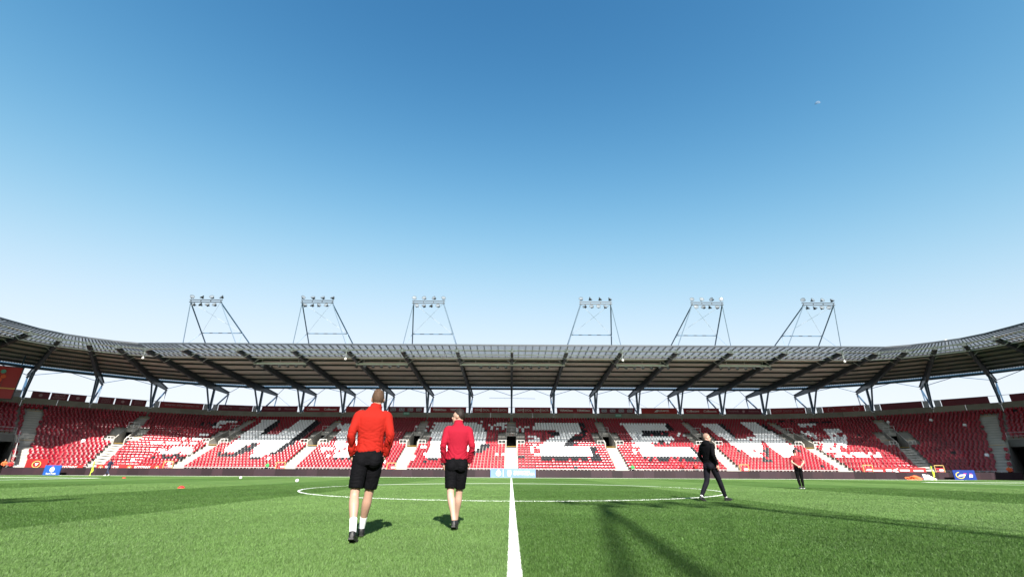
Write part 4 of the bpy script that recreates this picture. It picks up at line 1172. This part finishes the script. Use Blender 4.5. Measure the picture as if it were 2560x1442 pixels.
def shoe(parent, ankle, heading, pitch, m=SHOE, sm=SOLE, voxel=.007, s=1.0):
    """trainer: heading in the ground plane (degrees from +y), pitch lifts the heel"""
    M = Matrix.Rotation(R(-heading), 4, 'Z') @ Matrix.Rotation(R(-pitch), 4, 'X')
    bm = bmesh.new()
    def P(y, z, w, h): return (Vector((0, y, z)), w, h)
    prof = [(-.075, .045, .022, .030), (-.065, .045, .034, .040), (-.02, .05, .038, .046), (.04, .044, .041, .040), (.10, .035, .045, .030), (.155, .028, .043, .022), (.195, .022, .028, .015), (.205, .02, .012, .008)]
    rings = []
    for y, z, w, h in prof: rings.append([M @ Vector((w * s * math.cos(2 * math.pi * k / 14), y * s, z * s + h * s * math.sin(2 * math.pi * k / 14))) for k in range(14)])
    rings_to_bm(bm, rings)
    limb(bm, [(*(M @ Vector((0, -.035, .05)) * s), .042), (*(M @ Vector((0, -.03, .085)) * s), .041), (*(M @ Vector((0, -.028, .105)) * s), .036)], 12)
    rootpos = Vector(ankle) - M @ Vector((0, -.028, .09)) * s
    o = fuse('shoe', bm, m, parent, voxel, 2); o.location = rootpos
    bm = bmesh.new(); out = [(-.080, .026), (-.05, .036), (0, .036), (.06, .040), (.11, .047), (.17, .043), (.205, .022), (.212, 0)]
    loop = [(w, y) for y, w in out] + [(-w, y) for y, w in reversed(out[:-1])]
    for z0, z1, f in ((0, .026, 1.03),):
        vs0 = [bm.verts.new(M @ Vector((x * f * s, y * s * f, z0 + (.012 if y > .17 else 0) + (.008 if y < -.06 else 0)))) for x, y in loop]; vs1 = [bm.verts.new(M @ Vector((x * f * s, y * s * f, z1 + (.008 if y > .15 else 0)))) for x, y in loop]
        n = len(loop); bm.faces.new(list(reversed(vs0))); bm.faces.new(vs1)
        for i in range(n): j = (i + 1) % n; bm.faces.new((vs0[i], vs0[j], vs1[j], vs1[i]))
    bmesh.ops.recalc_face_normals(bm, faces=bm.faces[:])
    me = bpy.data.meshes.new('sole'); bm.to_mesh(me); bm.free(); me.materials.append(sm); link('sole', me, o)
    return o
def person(label, loc, rotz, H, J, top='jacket', mtop=JRED, bottom='shorts', mbot=BLACKC, skin=SKIN, hair=HAIRB, hair_style='short', head=(0, 0, 0), voxel=.008, shoes=(SHOE, SOLE), socks=True, group=None, seed=1, wide=1.0, hands=True, detail=True):
    t = thing('person', label, 'person', loc, rotz, group); t.scale = (H / 1.8,) * 3
    HL, KL, AL, HR, KR, AR = [Vector(J[k]) for k in ('hipL', 'kneeL', 'ankL', 'hipR', 'kneeR', 'ankR')]
    SL, EL, WL, SR, ER, WR = [Vector(J[k]) for k in ('shL', 'elL', 'wrL', 'shR', 'elR', 'wrR')]
    pelv = (HL + HR) / 2; chest = (SL + SR) / 2; neck0 = chest + Vector(J.get('neck', (0, .0, .055))); hc = neck0 + Vector(J.get('headoff', (0, .018, .205)))
    def legp(h, k, a, rs):
        th = h.lerp(k, .45); cf = k.lerp(a, .30); lo = k.lerp(a, .72)
        back = Vector((0, -.012, 0))
        return [(*(h + Vector((0, 0, .03))), rs[0]), (*th, rs[1]), (*k, rs[2]), (*(cf + back), rs[3]), (*lo, rs[4]), (*a, rs[5])]
    # ---- body
    bm = bmesh.new()
    for h, k, a in ((HL, KL, AL), (HR, KR, AR)):
        limb(bm, legp(h, k, a, (.085, .075, .056, .059, .041, .036) if bottom == 'shorts' else (.07, .06, .045, .043, .034, .032)), 14)
        limb(bm, [(*a, .036), (*(a + Vector((0, 0.01, -.05))), .034)], 10)
    def tp(z_, rx, ry):
        c = pelv.lerp(chest, z_); return (c.x, c.y, c.z, rx * wide, ry)
    trunk(bm, [tp(-.12, .13, .09), tp(.02, .155, .10), tp(.3, .14, .095), tp(.62, .155, .105), tp(.88, .165, .10), tp(1.03, .12, .08), tp(1.1, .06, .06)], 18)
    for s, e, w in ((SL, EL, WL), (SR, ER, WR)):
        limb(bm, [(*s, .055), (*s.lerp(e, .5), .048), (*e, .040), (*e.lerp(w, .35), .039), (*w, .027)], 12)
    limb(bm, [(*(chest + Vector((0, 0, .0))), .065), (*neck0, .056), (*neck0.lerp(hc, .55), .054)], 14)
    HM = Matrix.Rotation(R(head[2]), 3, 'Y') @ Matrix.Rotation(R(head[0]), 3, 'Z') @ Matrix.Rotation(R(head[1]), 3, 'X')
    def hp(x, y, z): return hc + HM @ Vector((x, y, z))
    blob(bm, hp(0, -.008, .012), (.075, .094, .102), HM)
    blob(bm, hp(0, .030, -.052), (.056, .062, .070), HM)
    blob(bm, hp(0, .062, -.098), (.030, .026, .022), HM)
    blob(bm, hp(0, -.045, -.045), (.054, .045, .055), HM)
    if detail:
        limb(bm, [(*hp(0, .083, .006), .009), (*hp(0, .100, -.022), .011), (*hp(0, .104, -.038), .014), (*hp(0, .084, -.046), .012)], 8)
        blob(bm, hp(0, .082, .020), (.044, .012, .010), HM); blob(bm, hp(0, .086, -.068), (.022, .012, .008), HM); blob(bm, hp(0, .084, -.079), (.020, .012, .008), HM)
        for s in (-1, 1):
            blob(bm, hp(s * .077, -.008, -.012), (.009, .021, .032), HM); blob(bm, hp(s * .083, -.016, -.004), (.006, .016, .024), HM)
    if hands:
        for w, e, key in ((WL, EL, 'handL'), (WR, ER, 'handR')):
            q = J.get(key)
            if q: hand(bm, w, q[0], q[1], 1.0, q[2] if len(q) > 2 else .45)
    body = fuse('body', bm, skin, t, min(voxel, .0075) if hands and detail else voxel, 3)
    if detail:
        for s in (-1, 1):
            bm = bmesh.new(); blob(bm, hp(s * .030, .076, .0), (.012, .009, .008), HM, 2); me = bpy.data.meshes.new('eye'); bm.to_mesh(me); bm.free(); me.materials.append(mat('eye_dark', (.03, .02, .015), .2)); link('eye', me, t)
    # ---- hair: a cap cut along the hairline
    if hair:
        bm = bmesh.new(); bmesh.ops.create_icosphere(bm, subdivisions=5 if detail else 3, radius=1)
        rm = []
        for v in bm.verts:
            q = v.co.copy(); p = Vector((q.x * .0795, q.y * .0985 - .008, q.z * .1075 + .014))
            lim = .068 if p.y > .045 else (.068 - (.045 - p.y) * .9 if p.y > -.03 else (.0005 - (-.03 - p.y) * 1.25))
            if hair_style == 'crop': lim += .004
            if p.z < lim: rm.append(v)
            k = (p.z - lim) / .06
            n_ = noise.noise(p * 55 + Vector((seed, 0, 0))) + .5 * noise.noise(p * 130)
            volm = {'short': .015, 'quiff': .026, 'crop': .001}[hair_style]
            up = max(0, min(1, (p.z - .06) / .05)) * (1.0 if hair_style != 'quiff' else (.6 + 5 * max(0, p.y)))
            r = q.normalized(); v.co = hp(*(p + r * (.0015 + volm * up * (.8 + .5 * n_) + .0018 * n_)))
        bmesh.ops.delete(bm, geom=rm, context='VERTS')
        me = bpy.data.meshes.new('hair'); bm.to_mesh(me); bm.free(); me.materials.append(hair); me.polygons.foreach_set('use_smooth', [True] * len(me.polygons)); link('hair', me, t)
    # ---- top
    bm = bmesh.new()
    hem = J.get('hem', .06)
    A, Bx = pelv, chest
    def tq(f, rx, ry): c = A.lerp(Bx, f); return (c.x, c.y, c.z, rx * wide, ry)
    if top in ('jacket', 'hoodie'):
        trunk(bm, [tq(hem, .164, .116), tq(hem + .05, .172, .124), tq(.28, .165, .118), tq(.5, .170, .118), tq(.72, .190, .126), tq(.88, .212, .122), tq(.96, .210, .108), tq(1.00, .192, .098), tq(1.04, .155, .090), tq(1.085, .110, .084), tq(1.13, .086, .078), tq(1.18, .074, .072)], 26)
        n1 = neck0 + Vector((0, .018, .072))
        limb(bm, [(*(chest + Vector((0, 0, .02))), .078), (*neck0, .078), (*n1, .073)], 16)
        for s, e, w in ((SL, EL, WL), (SR, ER, WR)):
            inn = s.lerp(chest, .35) + Vector((0, 0, -.035)); s2 = s + Vector((0, 0, -.03))
            limb(bm, [(*inn, .085), (*s2, .074), (*s.lerp(e, .5), .064), (*e, .056), (*e.lerp(w, .5), .051), (*w.lerp(e, .06), .044)], 16)
        if top == 'hoodie':
            c = neck0 + Vector((0, -.085, -.03)); blob(bm, c, (.115, .055, .075)); blob(bm, c + Vector((0, .01, .05)), (.10, .06, .04))
        amp = lambda p: max(0, min(1, (SL.z - .12 - p.z) / .2)) * (.012 if abs(p.x) > .17 else .0075) + .001
        tope = fuse('jacket' if top == 'jacket' else 'hoodie', bm, mtop, t, voxel, 5, folds(seed, amp))
    else:
        trunk(bm, [tq(.0, .165, .115), tq(.12, .17, .12), tq(.5, .172, .118), tq(.75, .19, .125), tq(.92, .198, .12), tq(1.0, .178, .10), tq(1.06, .12, .085), tq(1.11, .08, .075)], 26)
        limb(bm, [(*(chest + Vector((0, 0, .02))), .072), (*(neck0 + Vector((0, 0.0, .01))), .064)], 14)
        for s, e, w in ((SL, EL, WL), (SR, ER, WR)):
            limb(bm, [(*s.lerp(chest, .28), .075), (*s, .070), (*s.lerp(e, .45), .066), (*s.lerp(e, .72), .064)], 14)
        fuse('polo_shirt', bm, mtop, t, voxel, 4, folds(seed, lambda p: .009))
    # ---- bottoms
    bm = bmesh.new()
    trunk(bm, [(pelv.x, pelv.y, pelv.z - .08, .165 * wide, .125), (pelv.x, pelv.y, pelv.z + .02, .178 * wide, .130), (pelv.x, pelv.y, pelv.z + .09, .166 * wide, .120), (pelv.x, pelv.y, pelv.z + .13, .155 * wide, .112)], 22)
    for s, e in ((-1, 1), (1, 1)):
        blob(bm, pelv + Vector((s * .075, -.07, -.03)), (.085, .075, .095))
    for h, k, a in ((HL, KL, AL), (HR, KR, AR)):
        if bottom == 'shorts':
            d = k - h; e = h + d * J.get('shortlen', .83)
            limb(bm, [(*(h + Vector((0, 0, .03))), .106), (*h.lerp(k, .35), .101), (*h.lerp(k, .65), .095), (*e, .091)], 16)
        else:
            limb(bm, [(*(h + Vector((0, 0, .03))), .104), (*h.lerp(k, .45), .090), (*k, .072), (*k.lerp(a, .35), .068), (*k.lerp(a, .8), .054), (*a.lerp(k, .04), .050)], 16)
    fuse('shorts' if bottom == 'shorts' else 'trousers', bm, mbot, t, voxel, 4, folds(seed + 5, lambda p: .0045))
    # ---- feet
    for a, key in ((AL, 'footL'), (AR, 'footR')):
        hd, pi = J[key]
        if socks and detail:
            k = KL if key == 'footL' else KR; bm = bmesh.new(); hh = .16 if socks == 1 else .10
            e = a.lerp(k, hh / (a - k).length)
            limb(bm, [(*(a + Vector((0, 0, -.02))), .040), (*a, .0405), (*a.lerp(e, .5), .042), (*e, .046)], 14); fuse('sock', bm, SOCK, t, voxel, 2)
        shoe(t, a, hd, pi, shoes[0], shoes[1], max(.006, voxel))
    return t, dict(wrL=WL, elL=EL)

P1J = dict(hipL=(-.09, -.02, .93), kneeL=(-.115, -.06, .51), ankL=(-.065, -.30, .125), hipR=(.09, .02, .93), kneeR=(.045, .10, .505), ankR=(-.005, .27, .105),
           shL=(-.175, -.01, 1.485), elL=(-.238, -.09, 1.215), wrL=(-.218, .05, .955), shR=(.175, .0, 1.485), elR=(.245, -.085, 1.215), wrR=(.205, .06, .96),
           neck=(.02, .0, .06), headoff=(.012, .03, .142), handL=((.35, .3, -.9), (1, .2, 0), .35), handR=((-.35, .3, -.9), (-1, .2, 0), .35), footL=(6, 14), footR=(-4, -4), hem=.12)
p = at_z(897, 1350)
person('player in orange-red track top, black shorts and white socks walking away, hands in pockets', (p.x, p.y, 0), R(13), 1.80, P1J, 'jacket', JRED, 'shorts', BLACKC, SKIN, HAIRB, 'short', (6, 2, 0), voxel=.0075, seed=2)
P2J = dict(hipL=(-.085, 0, .93), kneeL=(-.075, -.05, .51), ankL=(.0, -.20, .125), hipR=(.085, .0, .93), kneeR=(.06, .09, .505), ankR=(.03, .22, .105),
           shL=(-.168, 0, 1.485), elL=(-.228, -.085, 1.21), wrL=(-.218, .04, .945), shR=(.168, 0, 1.485), elR=(.236, -.08, 1.21), wrR=(.205, .05, .955),
           neck=(.0, .005, .06), headoff=(-.005, .03, .146), handL=((.25, .25, -.95), (1, .2, 0), .4), handR=((-.3, .3, -.9), (-1, .2, 0), .4), footL=(8, 12), footR=(0, -3), hem=.12)
p = at_z(1133, 1322)
t, jj = person('player in crimson track top and black shorts with head turned to the side', (p.x, p.y, 0), R(7), 1.695, P2J, 'jacket', JPINK, 'shorts', BLACKC, SKIN2, HAIRD, 'quiff', (68, 4, 0), voxel=.0075, seed=9, socks=0)
bm = bmesh.new(); w, e = jj['wrL'], jj['elL']; d = (w - e).normalized(); limb(bm, [(*(w - d * .012), .037), (*(w + d * .012), .036)], 14, sub=2); blob(bm, w + Vector((-.034, -.01, 0)), (.010, .020, .020), None, 2)
fuse('wrist_watch', bm, mat('watch_black', (.01, .01, .012), .3), t, .005, 1)
P3J = dict(hipL=(-.09, 0, .92), kneeL=(-.10, -.10, .50), ankL=(-.09, -.40, .125), hipR=(.09, 0, .92), kneeR=(.09, .20, .52), ankR=(.09, .36, .10),
           shL=(-.18, 0, 1.475), elL=(-.27, -.03, 1.20), wrL=(-.25, .10, .96), shR=(.18, 0, 1.475), elR=(.265, -.10, 1.20), wrR=(.265, .02, .93),
           neck=(0, .01, .06), headoff=(0, .035, .155), handL=((0, .2, -1), (1, 0, 0), .5), handR=((-.1, .25, -1), (-1, 0, 0), .55), footL=(0, 22), footR=(0, -4), hem=-.10)
p = at_z(1786, 1252)
person('man in black hoodie and charcoal trousers striding across the centre circle edge', (p.x, p.y, 0), R(-62), 1.87, P3J, 'hoodie', BLACKC, 'trousers', GREYT, SKIN2, HAIRG, 'crop', (-30, 3, 0), voxel=.009, seed=4, shoes=(SHOE, SOLE), socks=2, wide=1.08)
P4J = dict(hipL=(-.085, 0, .93), kneeL=(-.09, .03, .51), ankL=(-.07, -.02, .10), hipR=(.085, 0, .93), kneeR=(.085, .02, .51), ankR=(.08, .02, .10),
           shL=(-.185, 0, 1.48), elL=(-.275, -.11, 1.22), wrL=(-.055, -.19, 1.03), shR=(.185, 0, 1.48), elR=(.275, -.11, 1.22), wrR=(.055, -.20, 1.02),
           neck=(0, .01, .055), headoff=(0, .04, .155), handL=((1, -.05, -.25), (0, 1, 0), .3), handR=((-1, -.1, -.25), (0, -1, 0), .3), footL=(10, 0), footR=(-14, 0), hem=.0)
p = at_z(2005, 1221.5)
person('man in red polo shirt standing with hands clasped behind his back', (p.x, p.y, 0), R(-6), 1.86, P4J, 'polo', PRED, 'trousers', BLACKC, SKIN2, HAIRD, 'short', (-10, -14, 0), voxel=.009, seed=6, shoes=(SHOE, SOLEW), socks=0)
# far figures
WJ = dict(P3J)
p = at_d(268, 1181, FAR - .2)
person('distant person in navy walking along the touchline past the dark boards', (p.x, FAR - .2, 0), R(75), 1.78, WJ, 'jacket', NAVY, 'trousers', NAVY, SKIN, HAIRD, 'short', (0, 0, 0), voxel=.02, shoes=(SOLEW, SOLEW), socks=0, hands=False, detail=False, seed=12)
SJ = dict(hipL=(-.1, 0, .50), kneeL=(-.12, .42, .50), ankL=(-.12, .40, .10), hipR=(.1, 0, .50), kneeR=(.12, .42, .50), ankR=(.12, .40, .10),
          shL=(-.18, .08, 1.02), elL=(-.25, .20, .80), wrL=(-.12, .42, .66), shR=(.18, .08, 1.02), elR=(.25, .20, .80), wrR=(.12, .42, .66), neck=(0, .01, .06), headoff=(0, .03, .2), footL=(0, 0), footR=(0, 0), hem=.05)
def seated(px, D, z, lab, m, hair=HAIRD, rot=180, grp=None):
    p = at_d(px, 1165, D); person(lab, (p.x, D, z), R(rot), 1.75, SJ, 'jacket', m, 'trousers', BLACKC, SKIN, hair, 'short', (0, 0, 0), voxel=.022, socks=0, hands=False, detail=False, seed=int(px) % 17, group=grp)
seated(1706, 70.1, .60, 'person in red sitting in the front row behind the man in the hoodie', BRIGHT, rot=150)
seated(1737, 70.1, .60, 'second person in red sitting in the front row, leaning beside the first', CRED, rot=200)
seated(668, 69.6, .45, 'steward in green sitting by the gate in the front row near the white letter', GRN)
seated(1580, 69.6, .45, 'steward in green sitting at the foot of the aisle beside the letter E', GRN)
seated(8, 60.5, .45, 'steward in orange vest sitting at the dark gate tunnel under the scoreboard', ORV, rot=215)
seated(24, 60.8, .40, 'person in red sitting next to the orange steward at the gate tunnel', BRIGHT, HAIRG, rot=215)
seated(2519, 60.5, .35, 'steward in orange sitting in the dark gate tunnel opposite the scoreboard', ORV, rot=140)

# ================================================================== the rest of the bowl: side stands and the stand behind the camera
def side_block(name, lab, pts_in, pts_out, zr0, zr1, terr=True):
    t = thing(name, lab, 'grandstand')
    S = MB()
    for i in range(len(pts_in) - 1):
        a, b, c, d = Vector((*pts_in[i], zr0)), Vector((*pts_in[i + 1], zr0)), Vector((*pts_out[i + 1], zr1)), Vector((*pts_out[i], zr1)); u = Vector((0, 0, .3))
        S.hexa([a, b, c, d, a + u, b + u, c + u, d + u])
    S.build('roof', STEEL, t)
    S = MB()
    for i in range(len(pts_in) - 1):
        for r in range(12):
            def P(q, e, z): p = Vector(pts_in[q]).lerp(Vector(pts_out[q]), .2 + .8 * e); return Vector((p.x, p.y, z))
            z = .6 + .75 * r
            S.face([P(i, r / 12, z), P(i + 1, r / 12, z), P(i + 1, (r + 1) / 12, z), P(i, (r + 1) / 12, z)]); S.face([P(i, r / 12, z - .75), P(i + 1, r / 12, z - .75), P(i + 1, r / 12, z), P(i, r / 12, z)])
    S.build('terrace', CONC, t)
    S = MB()
    for i in range(len(pts_in) - 1):
        for r in range(11):
            def P(q, e, z): p = Vector(pts_in[q]).lerp(Vector(pts_out[q]), .2 + .8 * e); return Vector((p.x, p.y, z))
            z = .6 + .75 * r
            S.hexa([P(i, (r + .4) / 12, z + .35), P(i + 1, (r + .4) / 12, z + .35), P(i + 1, (r + .9) / 12, z + .35), P(i, (r + .9) / 12, z + .35), P(i, (r + .7) / 12, z + .8), P(i + 1, (r + .7) / 12, z + .8), P(i + 1, (r + .95) / 12, z + .8), P(i, (r + .95) / 12, z + .8)])
    S.build('seat_banks', REDS, t)
    return t
for s in (-1, 1):
    pin = [(s * 62.8, 48.5), (s * 62.8, 24), (s * 62.8, 0), (s * 62, -9), (s * 58, -16), (s * 50, -20)]; pout = [(s * 82, 48.9), (s * 82, 24), (s * 82, 0), (s * 79, -18), (s * 70, -34), (s * 50, -44)]
    side_block('side_stand', 'covered side stand behind the goal ' + ('below the scoreboard' if s < 0 else 'opposite the scoreboard'), pin, pout, 17.0, 15.6)
side_block('main_stand', 'covered main stand behind the near touchline', [(-50, -20), (0, -20), (50, -20)], [(-50, -44), (0, -44), (50, -44)], 17.0, 15.6)
for xx in (-43, -25.8, -8.6, 9.25, 25.8, 43):
    t = mast(xx, -17.8, 'tall blue floodlight mast with eight lamps standing on the main stand roof', 'floodlight masts on the main stand roof', math.pi, 4.6, 1.25, 1.5)
    t.location.y = -17.8 - 3.3

# ================================================================== day moon
mm = bpy.data.materials.new('moon'); mm.use_nodes = True; nt = mm.node_tree; b_ = nt.nodes['Principled BSDF']; b_.inputs['Base Color'].default_value = (.30, .30, .30, 1); b_.inputs['Roughness'].default_value = 1
nz = nt.nodes.new('ShaderNodeTexNoise'); nz.inputs['Scale'].default_value = 3.0; tr = nt.nodes.new('ShaderNodeBsdfTransparent'); mx = nt.nodes.new('ShaderNodeMixShader')
mr = nt.nodes.new('ShaderNodeMapRange'); mr.inputs['From Min'].default_value = .35; mr.inputs['From Max'].default_value = .65; mr.inputs['To Min'].default_value = .15; mr.inputs['To Max'].default_value = .45
nt.links.new(nz.outputs['Fac'], mr.inputs['Value']); nt.links.new(mr.outputs[0], mx.inputs[0]); nt.links.new(tr.outputs[0], mx.inputs[1]); nt.links.new(b_.outputs[0], mx.inputs[2]); nt.links.new(mx.outputs[0], nt.nodes['Material Output'].inputs['Surface'])
r_ = Vector(ray(2043, 260)).normalized(); Dm = 9000.0
bm = bmesh.new(); bmesh.ops.create_uvsphere(bm, u_segments=24, v_segments=16, radius=Dm * math.radians(.26))
view = -r_; upv = Vector((0, 0, 1)); upv = (upv - view * upv.dot(view)).normalized()
cut = [v for v in bm.verts if v.co.dot(view) < 0 or v.co.dot(upv) < -Dm * math.radians(.26) * .12]     # only the sunlit half shows by day
bmesh.ops.delete(bm, geom=cut, context='VERTS')
me = bpy.data.meshes.new('moon'); bm.to_mesh(me); bm.free(); me.materials.append(mm); o = link('moon', me, None, r_ * Dm); tag(o, 'pale half moon in the blue daytime sky', 'moon')
